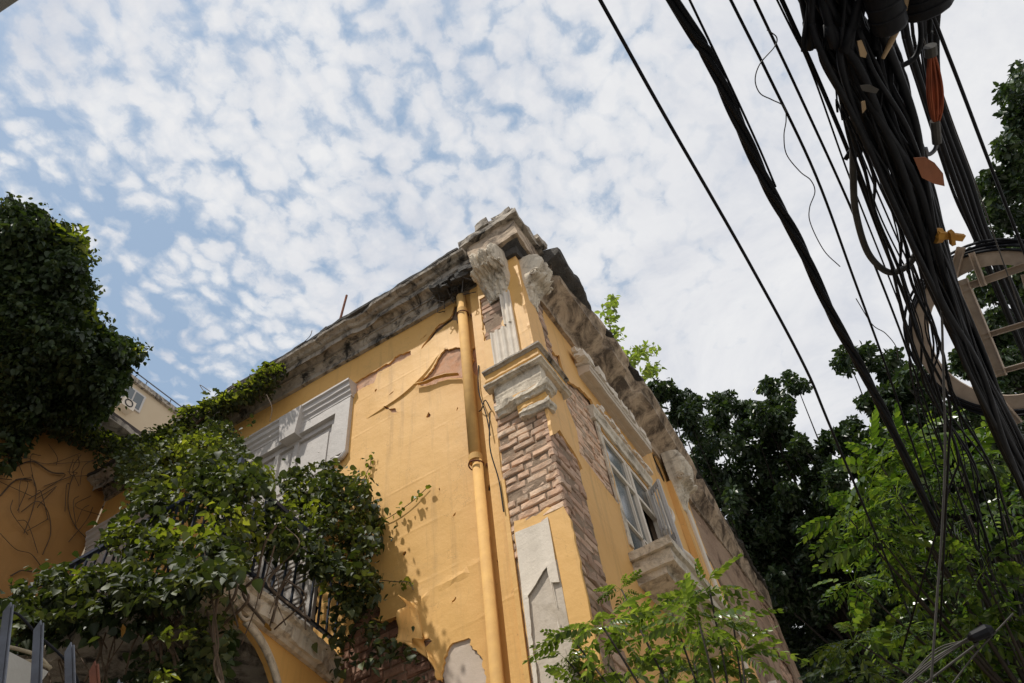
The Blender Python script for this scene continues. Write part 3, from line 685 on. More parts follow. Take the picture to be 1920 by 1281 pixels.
for z0, z1 in ((6.06, 7.62),):
    for s0, s1 in ((0, .2), (.8, 1)): g.bar(a0 + dshut*(s0+s1)/2 + [0, 0, z0], a0 + dshut*(s0+s1)/2 + [0, 0, z1], .055, .03, (1, 0, 0))
    for z in (z0+.03, 6.8, z1-.03): g.bar(a0 + dshut*.05 + [0, 0, z], a0 + dshut*.95 + [0, 0, z], .03, .07)
    for s0, s1 in ((.2, .42), (.44, .60), (.63, .8)): g.bar(a0 + dshut*(s0+s1)/2 + [0, 0, z0+.05], a0 + dshut*(s0+s1)/2 + [0, 0, z1-.05], .055, .012, (1, 0, 0))
g.out('shutter', M['wood'], wr)
sp = [(-.03, 5.66), (.28, 5.66), (.30, 5.70), (.34, 5.72), (.36, 5.80), (.40, 5.82), (.42, 5.84), (.42, 5.93), (.38, 5.97), (-.03, 5.985)]
def sillprof(name, y0, y1, prof, mat, parent, seed, amp=.01): return moulding(name, [(0, y0, 1, 0), (0, y1, 1, 0)], prof, mat, parent, step=.05, amp=amp, seed=seed)
g = G()
for lo, hi, sd in (((-.02, 1.45, 5.74), (.44, 3.25, 5.835), 1), ((-.02, 1.49, 5.645), (.40, 3.21, 5.742), 2), ((-.02, 1.46, 5.575), (.41, 3.23, 5.646), 3), ((-.02, 1.50, 5.50), (.30, 3.2, 5.576), 4)): lump(g, lo, hi, sd, .010, 14)
g.out('sill', M['cream'], wr)
sillprof('hood', 1.43, 3.25, [(-.03, 8.45), (.05, 8.45), (.052, 8.457), (.10, 8.457), (.102, 8.45), (.15, 8.45), (.155, 8.50), (.17, 8.51), (.17, 8.55), (.14, 8.57), (-.03, 8.62)], M['greystrip'], wr, 43, .006)
sillprof('architrave', 1.50, 3.14, [(-.03, 7.76), (.03, 7.76), (.035, 7.86), (.06, 7.90), (.06, 7.96), (-.03, 7.99)], M['cream'], wr, 44, .006)
g = G(); g.box((-.01, 1.56, 6.0), (.016, 1.655, 7.76)); g.out('jamb', M['cream'], wr)
g = G(); g.box((-.01, 3.025, 5.84), (.022, 3.16, 7.76)); g.out('jamb', M['cream'], wr)
orn = G()
for k in range(34):   # ragged stucco scrollwork on top of the hood and beside the window
    y = 1.35 + 1.95*k/33; c = np.array([.06 + .06*random.random(), y, 8.66 + .07*random.random()]); s = random.uniform(.035, .075)
    lump(orn, c-s*np.array([1, 1.2, .9]), c+s*np.array([1, 1.2, .9]), k, .03, 2)
for k in range(46):
    y = 1.30 + 2.05*k/45; c = np.array([.05 + .05*random.random(), y, 8.76 + .10*random.random()*math.sin(k*.14)]); s = random.uniform(.03, .06)
    lump(orn, c-s*np.array([1, 1.3, .9]), c+s*np.array([1, 1.3, .9]), k+60, .03, 3)
orn.out('ornament', M['white'], wr)
orn = G()
for k in range(26):
    y = 1.75 + 1.5*k/25; c = np.array([.035, y, 8.12 + .12*random.random() - .05*k/25]); s = random.uniform(.012, .04)
    lump(orn, c-s*np.array([.6, 1.5, .8]), c+s*np.array([.6, 1.5, .8]), k+160, .02, 2)
orn.out('ornament', M['white'], wr)
orn = G()
orn.tube(spline([onX(q[0], q[1], .06) for q in ((1238,938),(1245,960),(1252,985),(1250,1000),(1262,1020),(1290,1045),(1305,1058))], 6), [.03, .05, .03, .055, .04, .05, .03], 9)
orn.tube(spline([onX(q[0], q[1], .05) for q in ((1243,940),(1258,958),(1262,975),(1250,985),(1246,970))], 6), [.015, .03, .02], 8)
orn.out('ornament', M['white'], wr, smooth=True)

# --- overgrown porch with arched side and railed balcony on top
porch = empty('porch', (0, 0, 0)); porch.parent = house
def xs(y): return -2.0 + (-.19)*(y+1.26)/1.26
ya, yb = -1.75, -.03
arc = [(-1.22 + .607*math.cos(t), 4.12 + .607*math.sin(t)) for t in np.linspace(0, math.pi, 15)]
side = [(ya, 0.15), (-1.78+.02, 4.12)]
outer = [(-.03, .14), (-.03, 4.79), (-1.25, 4.79)] + [(y, z) for y, z in arc[:8][::-1]] + [(-.613, .14)]
fS = lambda u, v, o: (xs(u) - .06 + o, u, v)
skin('wall', outer, [], fS, M['yellow'], porch, base=0, thick=.05, step=.1, seed=51)
g = G(); g.tube([fS(-1.22 + .62*math.cos(t), 4.12 + .62*math.sin(t), .01) for t in np.linspace(-.05, 1.5, 20)] , .024, 8); g.tube([fS(-1.22 + .665*math.cos(t), 4.12 + .665*math.sin(t), .0) for t in np.linspace(-.05, 1.45, 20)] , .014, 8)
g.tube(spline([fS(-1.22+.045*(1+k*.1)*math.cos(k*.9), 4.80+.0+.045*math.sin(k*.9)*(1+k*.1), .03) for k in range(9)], 3), .014, 6); g.out('arch_moulding', M['cream'], porch, smooth=True)
slab = moulding('slab', [(xs(-1.66), -1.66, 1, 0), (xs(-.02), -.02, 1, 0)], [(-.3, 4.78), (-.02, 4.78), (.0, 4.80), (.02, 4.81), (.025, 4.92), (.055, 4.935), (.06, 4.965), (.04, 4.98), (-.3, 4.99)], M['cream'], porch, step=.05, amp=.03, seed=53)
g = G(); lump(g, (-5.2, -1.72, 4.72), (-2.3, -.04, 4.96), 3, .02, 8); g.out('terrace', M['cornice'], porch)
g = G(); g.box((-5.2, -1.70, .14), (-4.9, -.05, 4.7)); g.box((-4.9, -.3, .14), (-2.22, -.06, 4.7)); g.out('inner_shade_box', M['dark'], porch)  # near-black boxes, their colour stands in for shade inside the porch
rail = empty('railing', (0, 0, 0)); rail.parent = porch
cor = np.array([-1.97, -1.6]); wl = np.array([-2.16, -.04]); fl = np.array([-5.1, -1.62])
for zc, w in ((5.08, .03), (5.83, .045)):
    g = G(); g.bar((*cor, zc), (*wl, zc), w, w*.8); g.out('rail', M['iron'], rail)
    g = G(); g.bar((*cor, zc), (*fl, zc), w, w*.8); g.out('rail', M['iron'], rail)
g = G(); g.bar((*cor, 4.95), (*cor, 5.95), .035, .035); g.out('post', M['iron'], rail)
for k in range(1, 13):
    p = cor + (wl-cor)*k/13; g = G(); g.bar((*p, 5.06), (*p, 5.83), .016, .016)
    g.tube([(p[0], p[1] + .028*math.sin(t), 5.5+.028*math.cos(t)) for t in np.linspace(0, 6.28, 9)], .006, 5); g.out('baluster', M['iron'], rail)
for k in range(1, 24):
    p = cor + (fl-cor)*k/24; g = G(); g.bar((*p, 5.06), (*p, 5.83), .016, .016); g.out('baluster', M['iron'], rail)

# --- projecting wing on the left, facing right, in shade
wing = empty('wing', (0, 0, 0)); wing.parent = house
fW = lambda u, v, o: (-7.0+o, u, v)
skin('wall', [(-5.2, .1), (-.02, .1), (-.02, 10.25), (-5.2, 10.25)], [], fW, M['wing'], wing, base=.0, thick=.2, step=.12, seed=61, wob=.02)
g = G(); g.box((-9, -5.2, .1), (-7.2, -.02, 10.2)); g.out('core', M['mortar'], wing)
fx = [(-.04, 10.1), (.08, 10.1), (.12, 10.16), (.28, 10.24), (.36, 10.28), (.36, 10.38), (-.04, 10.42)]
moulding('cornice', [(-7.0, -5.2, 1, 0), (-7.0, .4, 1, 0)], fx, M['cornice'], wing, step=.08, amp=.03, seed=63)
g = G(); lump(g, (-9.2, -5.3, 10.42), (-6.75, .5, 10.55), 2, .03, 10); g.add([(-9.2,-5.3,10.55),(-6.8,-5.3,10.55),(-6.8,.5,10.55),(-9.2,.5,10.55),(-8.0,-5.3,11.1),(-8.0,.5,11.1)], [(0,1,4),(1,2,5,4),(2,3,5),(3,0,4,5)]); g.out('roof', M['roof'], wing)

# rod on the roof
rd = G(); p0 = onY(636, 606, .25); p1 = onY(650, 554, .25); rd.tube([p0 - (p1-p0)*.9, p0, p1], .018, 8)
o = rd.out('rod', M['rust']); tag(o, 'thin rusty rod sticking up from the roof edge of the yellow house', 'rod')

# ---------------------------------------------------------------- far apartment building with an air conditioner
apt = empty('apartment_building', (-22, 7, 0)); tag(apt, 'distant tall beige apartment building seen between the ivy and the yellow house', 'building')
g = G(); g.box((-36, -8, 0), (-22, 24, 28.6)); g.out('wall', M['apt'], apt)
g = G(); g.box((-36.2, -8.2, 28.6), (-21.85, 24.2, 28.85)); g.out('coping', M['cornice'], apt)
g = G(); g.tube([(-21.9, -8, 29.15), (-21.9, 24, 29.15)], .03, 6)
for y in np.arange(-7, 24, 1.4): g.tube([(-21.9, y, 28.85), (-21.9, y, 29.15)], .025, 5)
g.out('parapet_rail', M['steel'], apt)
p = onX(247, 748, -22)
for i in range(-1, 3):
    for lv in range(0, 4):
        yy = p[1] + i*3.4; zz = p[2] - lv*3.0
        g = G(); g.box((-22.02, yy-.55, zz-.5), (-21.93, yy+.55, zz+.55)); w_ = g.out('window', M['wood'], apt)
        for y0, y1 in ((-.45, -.04), (.04, .45)):
            g = G(); g.box((-21.93, yy+y0, zz-.4), (-21.915, yy+y1, zz+.45)); g.out('pane', M['glass'], w_)
g = G(); pc = onX(240, 757, -21.7); g.box((-22.0, pc[1]-.30, pc[2]-.3), (-21.6, pc[1]+.30, pc[2]+.2)); ac = g.out('air_conditioner', M['white'], apt)
g = G(); g.tube([(-21.59, pc[1]-.02+.18*math.cos(t), pc[2]-.05+.18*math.sin(t)) for t in np.linspace(0, 6.28, 18)], .03, 6); g.out('fan_grille', M['cable_grey'], ac)

# neighbour's eave just entering the top left corner
nb = empty('neighbouring_house', (-5, -8, 0)); tag(nb, 'grey eave corner of a neighbouring house cutting the top left corner', 'house')
pe = onZ(22, 4, 9.0)
g = G(); g.box((-9, -12, 0), (pe[0]-.75, pe[1]-.75, 9.0)); g.out('wall', M['neigh'], nb)
e1 = onZ(-20, 36, 9.0); e2 = onZ(40, -4, 9.0); dd = (e2-e1)/np.linalg.norm(e2-e1)
a_ = e1 - dd*3; b_ = e1 + dd*3; nrm_ = np.array([-dd[1], dd[0], 0]); nrm_ = nrm_ if nrm_ @ (np.array([-5, -8, 0]) - np.array([pe[0], pe[1], 0])) > 0 else -nrm_
V = [a_, b_, b_ + nrm_*4, a_ + nrm_*4]; V = V + [v + np.array([0, 0, .15]) for v in V]
mesh('eave', V, [(0,3,2,1),(4,5,6,7),(0,1,5,4),(1,2,6,5),(2,3,7,6),(3,0,4,7)], M['neigh'], nb)

# ---------------------------------------------------------------- foliage
HEART = np.array([(0,0,0),(.38,.12,.05),(.50,.42,.07),(.30,.78,.03),(0,1.12,-.10),(-.30,.78,.03),(-.50,.42,.07),(-.38,.12,.05),(0,.5,-.03)])
HEART_F = [(0,1,2,8),(8,2,3,4),(0,8,6,7),(8,4,5,6)]
LANCE = np.array([(0,0,0),(.20,.35,.05),(.16,.72,.02),(0,1.05,-.08),(-.16,.72,.02),(-.20,.35,.05),(0,.5,-.02)])
LANCE_F = [(0,1,2,6),(6,2,3),(0,6,4,5),(6,3,4)]
OVAL = np.array([(0,0,0),(.27,.35,.04),(.24,.7,.03),(0,1.0,-.05),(-.24,.7,.03),(-.27,.35,.04)])
OVAL_F = [(0,1,2,3),(0,3,4,5)]
def leaves(name, C, S, mat, parent=None, tmpl=(HEART, HEART_F), droop=.5, flat=.6, seed=0, face=None):
    r = np.random.default_rng(seed); C = np.asarray(C, float); n = len(C); S = np.broadcast_to(S, (n,))
    S = S*np.clip(r.lognormal(-.12, .38, n), .35, 1.35)
    nrm = r.normal(0, 1, (n, 3)); nrm /= np.linalg.norm(nrm, axis=1)[:, None]
    nrm[:, 2] = np.abs(nrm[:, 2]); nrm = nrm*(1-flat) + np.array([0, 0, 1])*flat
    if face is not None: nrm = nrm + np.array(face)
    nrm /= np.linalg.norm(nrm, axis=1)[:, None]
    d = r.normal(0, 1, (n, 3)); d[:, 2] -= droop*2.2
    d -= nrm*(d*nrm).sum(1)[:, None]; d /= np.linalg.norm(d, axis=1)[:, None] + 1e-9
    s = np.cross(d, nrm); T, TF = tmpl
    wd_ = r.uniform(.7, 1.1, n)[:, None, None]; cu = r.normal(.0, .22, n)[:, None]; fo = r.uniform(0, .35, n)[:, None]
    hz = T[None, :, 2] - cu*T[None, :, 1]**2 + fo*np.abs(T[None, :, 0])
    V = C[:, None, :] + S[:, None, None]*(T[None, :, 0, None]*s[:, None]*wd_ + T[None, :, 1, None]*d[:, None] + hz[:, :, None]*nrm[:, None])
    k = len(T); V = V.reshape(-1, 3)
    V = shift(V, parent)
    me = bpy.data.meshes.new(name); me.vertices.add(len(V)); me.vertices.foreach_set('co', V.ravel())
    ls = [len(f) for f in TF]; loops = np.concatenate([np.array(sum(map(list, TF), []))[None, :] + (np.arange(n)*k)[:, None]]).ravel()
    tot = np.tile(ls, n); starts = np.concatenate([[0], np.cumsum(tot)[:-1]])
    me.loops.add(len(loops)); me.loops.foreach_set('vertex_index', loops.astype(np.int32))
    me.polygons.add(len(tot)); me.polygons.foreach_set('loop_start', starts.astype(np.int32)); me.polygons.foreach_set('loop_total', tot.astype(np.int32))
    me.materials.append(mat); me.update(calc_edges=True); me.validate()
    return link(bpy.data.objects.new(name, me), parent)
def blob(px, py, rx, ry, fn, w, n, thick=.3, clump=True, seed=0, shell=.3):
    """n points in a flattened blob whose outline in space subtends the ellipse; fn(px,py,w)"""
    r = np.random.default_rng(seed); out = []
    c = fn(px, py, w); dist = np.linalg.norm(c - CAM)
    ex = (fn(px+1, py, w) - c); ex = RM.T @ np.array([1, 0, 0]); ey = RM.T @ np.array([0, 1, 0]); ez = (c - CAM)/dist
    q = r.normal(0, 1, (n, 3)); q /= np.linalg.norm(q, axis=1)[:, None]; rad = r.uniform(shell, 1, n)**.5
    q *= rad[:, None]
    if clump:
        q *= (1 + .28*np.array([mnoise.noise(Vector((a*2.3+seed, b*2.3, c_*2.3+seed))) for a, b, c_ in q]))[:, None]
    k = dist/F
    return c + q[:, :1]*rx*k*ex + q[:, 1:2]*ry*k*ey + q[:, 2:]*thick*ez
def fill(poly, fn, w, n, seed=0, thick=.25, holes=.0, hs=.02):
    r = np.random.default_rng(seed); poly = np.array(poly, float); lo, hi = poly.min(0), poly.max(0); out = []
    while len(out) < n:
        q = r.uniform(lo, hi, (n, 2)); q = q[inside(q, poly)]
        for a, b in q:
            if holes and mnoise.noise(Vector((a*hs, b*hs, seed*3.3))) < holes-.5: continue
            ww = w(a, b) if callable(w) else w
            p = fn(a, b, ww); d = p - CAM; d /= np.linalg.norm(d); out.append(p + d*(-abs(r.normal(0, 1))*thick))
    return np.array(out[:n])

def tree(label, base, blobs, dist, nper, size, group=None, mat='tree', name='tree', seed=0, thick=1.2, trunk_r=.22, cat='tree', tmpl=(OVAL, OVAL_F), limb=.03):
    root = empty(name, base); tag(root, label, cat, group); C = []; cent = []
    for i, (px, py, rx, ry) in enumerate(blobs):
        d = dist(i) if callable(dist) else dist
        nn = int(nper*(rx*ry)/2500) + 40
        # sub-clumps give the crown an uneven outline
        r = np.random.default_rng(seed*100+i); kk = max(4, int(rx*ry/420))
        for j in range(kk):
            a = r.uniform(0, 6.28); rr = math.sqrt(r.uniform(0, 1))*.85
            sx = max(14, rx*r.uniform(.22, .42)); sy = max(14, ry*r.uniform(.22, .42))
            C.append(blob(px + rx*rr*math.cos(a), py + ry*rr*math.sin(a), sx, sy, atR, d + r.normal(0, thick*.6), nn//kk, thick*.3, True, seed*50+i*7+j))
        cent.append(atR(px, py, d))
    leaves('crown', np.concatenate(C), size*1.1, M[mat], root, tmpl, .5, .1, seed)
    b = np.array(base, float); top = np.mean(cent, axis=0); g = G()
    tp = spline([b, b*[.9, .9, 1] + (top-b)*.3*[.3, .3, 1] + b*[.1, .1, 0], b + (top-b)*[.6, .6, .7], b + (top-b)*.92], 6)
    g.tube(tp, [trunk_r, trunk_r*.8, trunk_r*.55, trunk_r*.25], 9)
    for c in cent:
        s = tp[int(len(tp)*random.uniform(.45, .8))]; m_ = (s+c)/2 + rng.normal(0, .25, 3); g.tube(spline([s, m_, c], 6), [limb*1.6, limb, limb*.3], 6)
    g.out('trunk', M['bark'], root, smooth=True); return root

# big ivy mass over the wing, top left
ivy = empty('ivy_mass', (-7.6, -1.5, 10.4)); tag(ivy, 'huge dark green ivy mass towering over the wing at the left edge', 'ivy', None)
C = []
bl = [(30,440,60,48),(90,475,60,50),(110,520,50,60),(40,540,80,90),(120,590,50,50),(60,650,100,80),(140,650,40,50),(180,665,45,45),(220,660,32,26),(20,740,60,80),(110,720,70,60),(180,715,50,45),(150,760,50,35),(20,810,30,60),(60,600,80,60),(-20,560,60,130),(225,700,18,28)]
for i, (a, b, rx, ry) in enumerate(bl):
    C.append(blob(a, b, rx, ry, atR, 12.3 + .3*math.sin(i*2.1), int(rx*ry*1.35)+60, .8, True, 300+i, ))
C += [blob(a_, b_, 16, 22, atR, 12.0, 90, .3, True, 900+int(a_)) for a_, b_ in ((20,395),(45,405),(75,418),(105,440),(135,455),(150,500),(165,540),(160,580),(176,615),(205,635),(240,650),(256,662),(215,690),(190,760),(165,780),(100,780),(60,790),(20,850))]
SH = []
r_ = np.random.default_rng(31)
for a_, b_ in ((10,390),(40,398),(80,415),(110,432),(140,450),(165,490),(170,530),(165,570),(172,600),(190,620),(230,640),(262,652),(262,668),(235,700),(205,750),(180,770),(120,790),(60,800),(90,420),(155,470),(172,550),(250,690)):
    for k in range(3):
        p = atR(a_ - 8, b_, 12.1); e = atR(a_ + r_.uniform(-4, 26), b_ + r_.uniform(-24, 20), 12.0); m_ = (p+e)/2 + r_.normal(0, .08, 3)
        for q in spline([p, m_, e], 7): SH += [q + r_.normal(0, .025, 3)]
leaves('trailing_shoots', np.array(SH), .065, M['ivy'], ivy, (LANCE*[1.5,1,1], LANCE_F), .8, .3, 33)
leaves('foliage', np.concatenate(C), .070, M['ivy_dark'], ivy, (HEART, HEART_F), .9, .12, 3)
C = [blob(a, b, rx, ry, atR, 11.9, n*2, .3, True, 330+i) for i, (a, b, rx, ry, n) in enumerate([(95,450,32,26,60),(150,500,16,60,60),(165,600,14,40,40),(240,655,26,16,26),(120,690,60,30,50),(30,580,50,60,40)])]
leaves('young_foliage', np.concatenate(C), .10, M['ivy_lime'], ivy, (LANCE*[1.3,1,1], LANCE_F), .6, .4, 4)
g = G()
for i in range(16):
    a = (random.uniform(0, 170), random.uniform(480, 700)); p = atR(a[0], a[1], 12.3); q = atR(a[0] + random.uniform(-20, 40), a[1] + 120, 12.2); g.tube(spline([p, (p+q)/2 + rng.normal(0, .2, 3), q], 6), .012, 5)
tr_ = spline([(-8.2, -2.0, 10.5), (-8.3, -2.2, 11.5), atR(60, 600, 12.8), atR(70, 500, 12.8)], 6); g.tube(tr_, [.14, .1, .05], 8)
g.out('stems', M['stem'], ivy)

# vine garland along the eaves
gar = empty('eave_vine', (-6.5, -.3, 9.6)); tag(gar, 'bright green vine garland trailing along the eaves from the ivy to the cornice', 'vine')
C = []; C2 = []
gp = [(95,790,-7),(130,800,-7),(165,815,-7),(200,828,-7),(240,832,-7),(280,838,0),(320,815,0),(360,780,0),(400,765,0),(430,750,0),(460,735,0),(490,715,0),(510,695,0)]
for i, (a, b, w) in enumerate(gp):
    fn, ww = (onX, -6.75) if w == -7 else (onY, -.35)
    rx = 30 if i < 9 else 24; ry = 22 if i < 9 else 19
    C.append(blob(a, b+4, rx, ry, fn, ww, 240 if i < 10 else 130, .22, True, 400+i)); C2.append(blob(a, b-6, rx, ry*.6, fn, ww + (.1 if w else -.1), 55, .2, True, 450+i))
for i, (a, b, rx, ry, n) in enumerate([(505,730,16,20,26),(470,745,30,16,40),(350,830,60,34,260),(300,870,50,34,320),(262,880,50,30,380),(215,868,36,22,200),(290,905,40,24,240),(330,880,50,34,260),(400,830,40,40,160),(425,880,30,30,60),(470,790,5,12,8),(340,775,22,10,22),(395,735,22,7,12),(440,725,16,7,12)]):
    C.append(blob(a, b, rx, ry, onY, -.3, n, .25, True, 480+i))
leaves('foliage', np.concatenate(C), .055, M['ivy'], gar, (HEART, HEART_F), .5, .45, 6)
leaves('young_foliage', np.concatenate(C2), .06, M['ivy_lime'], gar, (LANCE*[1.4,1,1], LANCE_F), .4, .45, 7)
g = G()
g.tube(spline([onX(60,780,-6.8), onX(130,800,-6.7), onX(220,830,-6.75), onY(300,840,-.3), onY(400,770,-.35), onY(520,690,-.38)], 8), .02, 6)
for L in ([(500,740),(510,765),(506,790)], [(395,735),(375,722),(383,735)], [(560,650),(580,632),(585,620)], [(600,622),(612,612)]):
    pts = [onY(a, b, -.4) for a, b in L]; g2 = G(); g2.tube(spline(pts, 5), .005, 5); g2.out('shoot', M['stem'], gar)
g.out('stem', M['stem'], gar)

# balcony vine
bv = empty('balcony_vine', (-2.6, -1.3, 5.0)); tag(bv, 'dense climbing vine with heart-shaped leaves covering the balcony railing and porch', 'vine')
C = []; Cl = []
def wb(a, b): return -1.75 + 1.0*np.clip((a-430)/260., 0, 1)
polyA = [(0,1120),(60,1080),(140,1050),(200,1005),(235,960),(290,905),(340,850),(420,845),(480,880),(520,900),(490,925),(455,925),(440,960),(450,1010),(452,1080),(400,1095),(330,1110),(260,1135),(120,1160),(0,1190)]
C.append(fill(polyA, onY, lambda a, b: -1.55 - .25*(b > 1050) - .0, 6800, 1, .36, .47, .022))
polyB = [(460,930),(500,940),(560,985),(600,1020),(650,1060),(690,1090),(705,1130),(660,1160),(640,1120),(590,1075),(540,1030),(470,975)]
C.append(fill(polyB, onY, lambda a, b: -1.35 + 1.1*np.clip((a-460)/220., 0, 1), 1000, 2, .16, .40, .03))
polyC = [(590,890),(640,880),(680,900),(700,940),(720,985),(700,1060),(715,1100),(700,1130),(650,1110),(640,1040),(600,990),(560,940)]
C.append(fill(polyC, onY, lambda a, b: -.10, 1000, 3, .12, .42, .03))
polyD = [(560,900),(600,880),(640,885),(620,930),(580,960),(520,950)]
C.append(fill(polyD, onY, -.3, 200, 4, .2, .4, .03))
C.append(fill([(330,1160),(430,1120),(440,1180),(420,1240),(350,1281),(250,1281),(270,1180)], onY, -1.5, 260, 5, .3, .45, .03))
C.append(fill([(600,1150),(700,1110),(720,1180),(700,1281),(640,1281),(620,1200)], onY, -.25, 180, 6, .2, .45, .03))
C.append(fill([(690,1190),(760,1200),(800,1281),(690,1281)], onY, -.12, 70, 8, .1, .45, .03))
C.append(fill([(215,835),(290,800),(340,780),(430,790),(470,850),(490,900),(440,950),(360,975),(290,960),(230,925)], onY, lambda a, b: -.35 - .9*np.clip((b-800)/130., 0, 1), 2600, 21, .3, .42, .025))

C.append(fill([(560,880),(680,890),(710,960),(715,1060),(690,1110),(640,1090),(600,1010),(560,960)], onY, -.5, 420, 23, .2, .40, .03))
leaves('shaded_foliage', np.vstack([fill([(0,1150),(120,1120),(300,1090),(420,1100),(446,1150),(425,1281),(0,1281)], onY, -1.15, 3600, 22, .25, .44, .020), fill([(0,1120),(200,1080),(420,1100),(300,1180),(0,1230)], onY, -1.7, 900, 24, .15, .42, .03)]), .062, M['ivy_dark'], bv, (HEART, HEART_F), 1.0, .1, 18)

C.append(fill([(470,900),(560,875),(640,862),(690,885),(690,960),(640,1000),(560,985),(500,955)], onY, -.32, 1000, 31, .2, .45, .03))
C.append(fill([(420,940),(520,950),(620,1020),(690,1060),(700,1110),(640,1080),(560,1040),(460,1030)], onY, lambda a, b: -1.4 + 1.1*np.clip((a-440)/250., 0, 1), 700, 32, .2, .40, .03))
Cx = np.concatenate(C); Cx = np.vstack([Cx, Cx[::4] + np.random.default_rng(5).normal(0, .07, Cx[::4].shape)])
leaves('foliage', Cx, .052, M['ivy'], bv, (HEART, HEART_F), .9, .25, 8, face=(.15, -.25, 0))
for a, b, rx, ry, w, n in ((380,1080,50,18,-1.85,40),(420,980,40,40,-1.8,40),(350,920,40,40,-1.6,50),(530,1010,30,40,-1.0,40),(610,1080,8,26,-.5,22),(330,1190,40,14,-1.9,16),(230,1020,40,16,-1.7,26),(470,890,50,24,-1.2,60),(600,920,50,24,-.3,40),(640,970,50,40,-.2,30),(305,1268,16,14,-1.9,14),(300,850,50,26,-.6,120),(380,840,50,30,-.8,120),(430,900,40,30,-1.2,80),(260,1000,60,24,-1.7,50),(330,1010,60,30,-1.75,60),(460,1000,40,50,-1.5,60),(560,960,50,30,-.8,60),(680,1000,20,60,-.2,40),(200,1080,60,20,-1.9,30)):
    Cl.append(blob(a, b, rx, ry, onY, w, int(n*2.2), .25, True, int(a+b)))
leaves('young_foliage', np.concatenate(Cl), .062, M['ivy_lime'], bv, (LANCE*[1.5,1,1], LANCE_F), .8, .35, 9)
g = G()
def vine(pts, fn, w, r=.008):
    P_ = [fn(a, b, w) + rng.normal(0, .012, 3) for a, b in pts]; g.tube(spline(P_, 7), r, 5); return P_
vine([(700,980),(735,965),(770,940),(800,915)], onY, -.03, .004); vine([(700,1085),(740,1090),(770,1092),(775,1105)], onY, -.10, .004); vine([(680,900),(690,870),(695,855)], onY, -.03, .004)
vine([(410,1100),(408,1180),(420,1281)], onY, -1.8, .012); vine([(400,1120),(405,1200),(400,1250),(425,1300)], onY, -1.85, .006); vine([(385,1140),(395,1200),(412,1290)], onY, -1.7, .006)
vine([(165,1075),(190,1088),(215,1102)], onY, -1.95, .03)
for k in range(60):
    a = random.uniform(60, 560); b = 1281 - a*.30 - random.uniform(20, 150); vine([(a, b), (a + random.uniform(-30, 30), b + 40), (a + random.uniform(-50, 60), b + 100)], onY, -1.7 + .5*max(0, (a-400)/200), random.choice([.004, .006, .010]))
g.out('stem', M['stem'], bv)
g = G()
for pts in ([(45,1000),(60,960),(68,920),(60,890)], [(80,1040),(95,1000),(90,960),(70,940),(40,960)], [(170,1018),(140,985),(128,950),(130,915),(138,890)], [(0,1000),(30,1030),(60,1040),(85,1075)], [(20,880),(60,865),(95,885),(120,888)], [(0,930),(30,900),(60,900)], [(20,1080),(40,1070),(60,1072)], [(100,870),(170,865),(210,860),(230,850)], [(60,1040),(75,1060),(85,1080)], [(0,860),(40,855),(90,870),(150,850)]):
    P_ = [onX(a, b, -6.96) for a, b in pts]; g.tube(spline(P_, 7), random.choice([.004, .006, .010]), 5)
for k in range(30):
    a, b = random.uniform(0, 220), random.uniform(830, 980); P_ = [onX(a, b, -6.95), onX(a + random.uniform(-30, 30), b + random.uniform(0, 30), -6.93), onX(a + random.uniform(-50, 50), b + random.uniform(20, 70), -6.96)]; g.tube(spline(P_, 5), .005, 4)
g.out('bare_stems', M['stem'], bv)
Cw = []
for pts in ([(700,980),(735,965),(770,940),(800,915)], [(740,1090),(758,1092),(775,1100)], [(680,905),(690,870),(697,852)]):
    P_ = spline([onY(a, b, -.06) for a, b in pts], 7)
    for q in P_: Cw += [q + rng.normal(0, .02, 3)]
leaves('tendril_leaves', np.array(Cw), .05, M['ivy_lime'], bv, (HEART, HEART_F), 1.2, .2, 12)
leaves('dry_leaves', np.array([onY(a, b, -1.9) for a, b in ((230,1170),(228,1176),(495,1175))] ), .06, M['yellowp'], bv, (LANCE*[1.6,1,1], LANCE_F), 1.2, .2, 13)
C = blob(8, 870, 16, 18, onX, -6.8, 50, .15, True, 77)
leaves('hanging_leaves', np.vstack([C, blob(30, 840, 30, 16, onX, -6.8, 60, .15, True, 78)]), .09, M['ivy_dark'], bv, (HEART, HEART_F), .8, .3, 14)

# weeds on the roof
def sapling(label, L, w, n, size, seed):
    root = empty('roof_sapling', onX(*L[0], w)); tag(root, label, 'sapling', 'saplings rooted on the roof'); g = G(); C = []
    main = spline([onX(a, b, w) for a, b in L], 8); g.tube(main, [.025, .015, .006], 6); r = np.random.default_rng(seed)
    for i in range(4, len(main), 2):
        for s in (-1, 1):
            e = main[i] + np.array([r.uniform(-.3, .5), r.uniform(-.3, .4), r.uniform(-.05, .45)])*.55; g.tube([main[i], (main[i]+e)/2 + [0, 0, .04], e], .005, 4)
            for t in np.linspace(.25, 1.05, 8): C += [main[i] + (e-main[i])*t + r.normal(0, .03, 3)]
    g.out('trunk', M['stem'], root); leaves('crown', np.array(C), size, M['sap'], root, (LANCE*[1.5,1,1], LANCE_F), .4, .4, seed)
sapling('light green sapling growing from the roof edge above the cornice', [(1150,690),(1150,640),(1140,590),(1152,560)], -.15, 1, .13, 5)
sapling('lower sapling leaning out over the damaged side cornice', [(1175,720),(1180,680),(1200,665),(1225,668)], -.10, 1, .13, 6)
sapling('topmost leafy shoot of saplings beside the roof edge', [(1205,740),(1205,715),(1215,700),(1232,697)], -.1, 1, .12, 8)

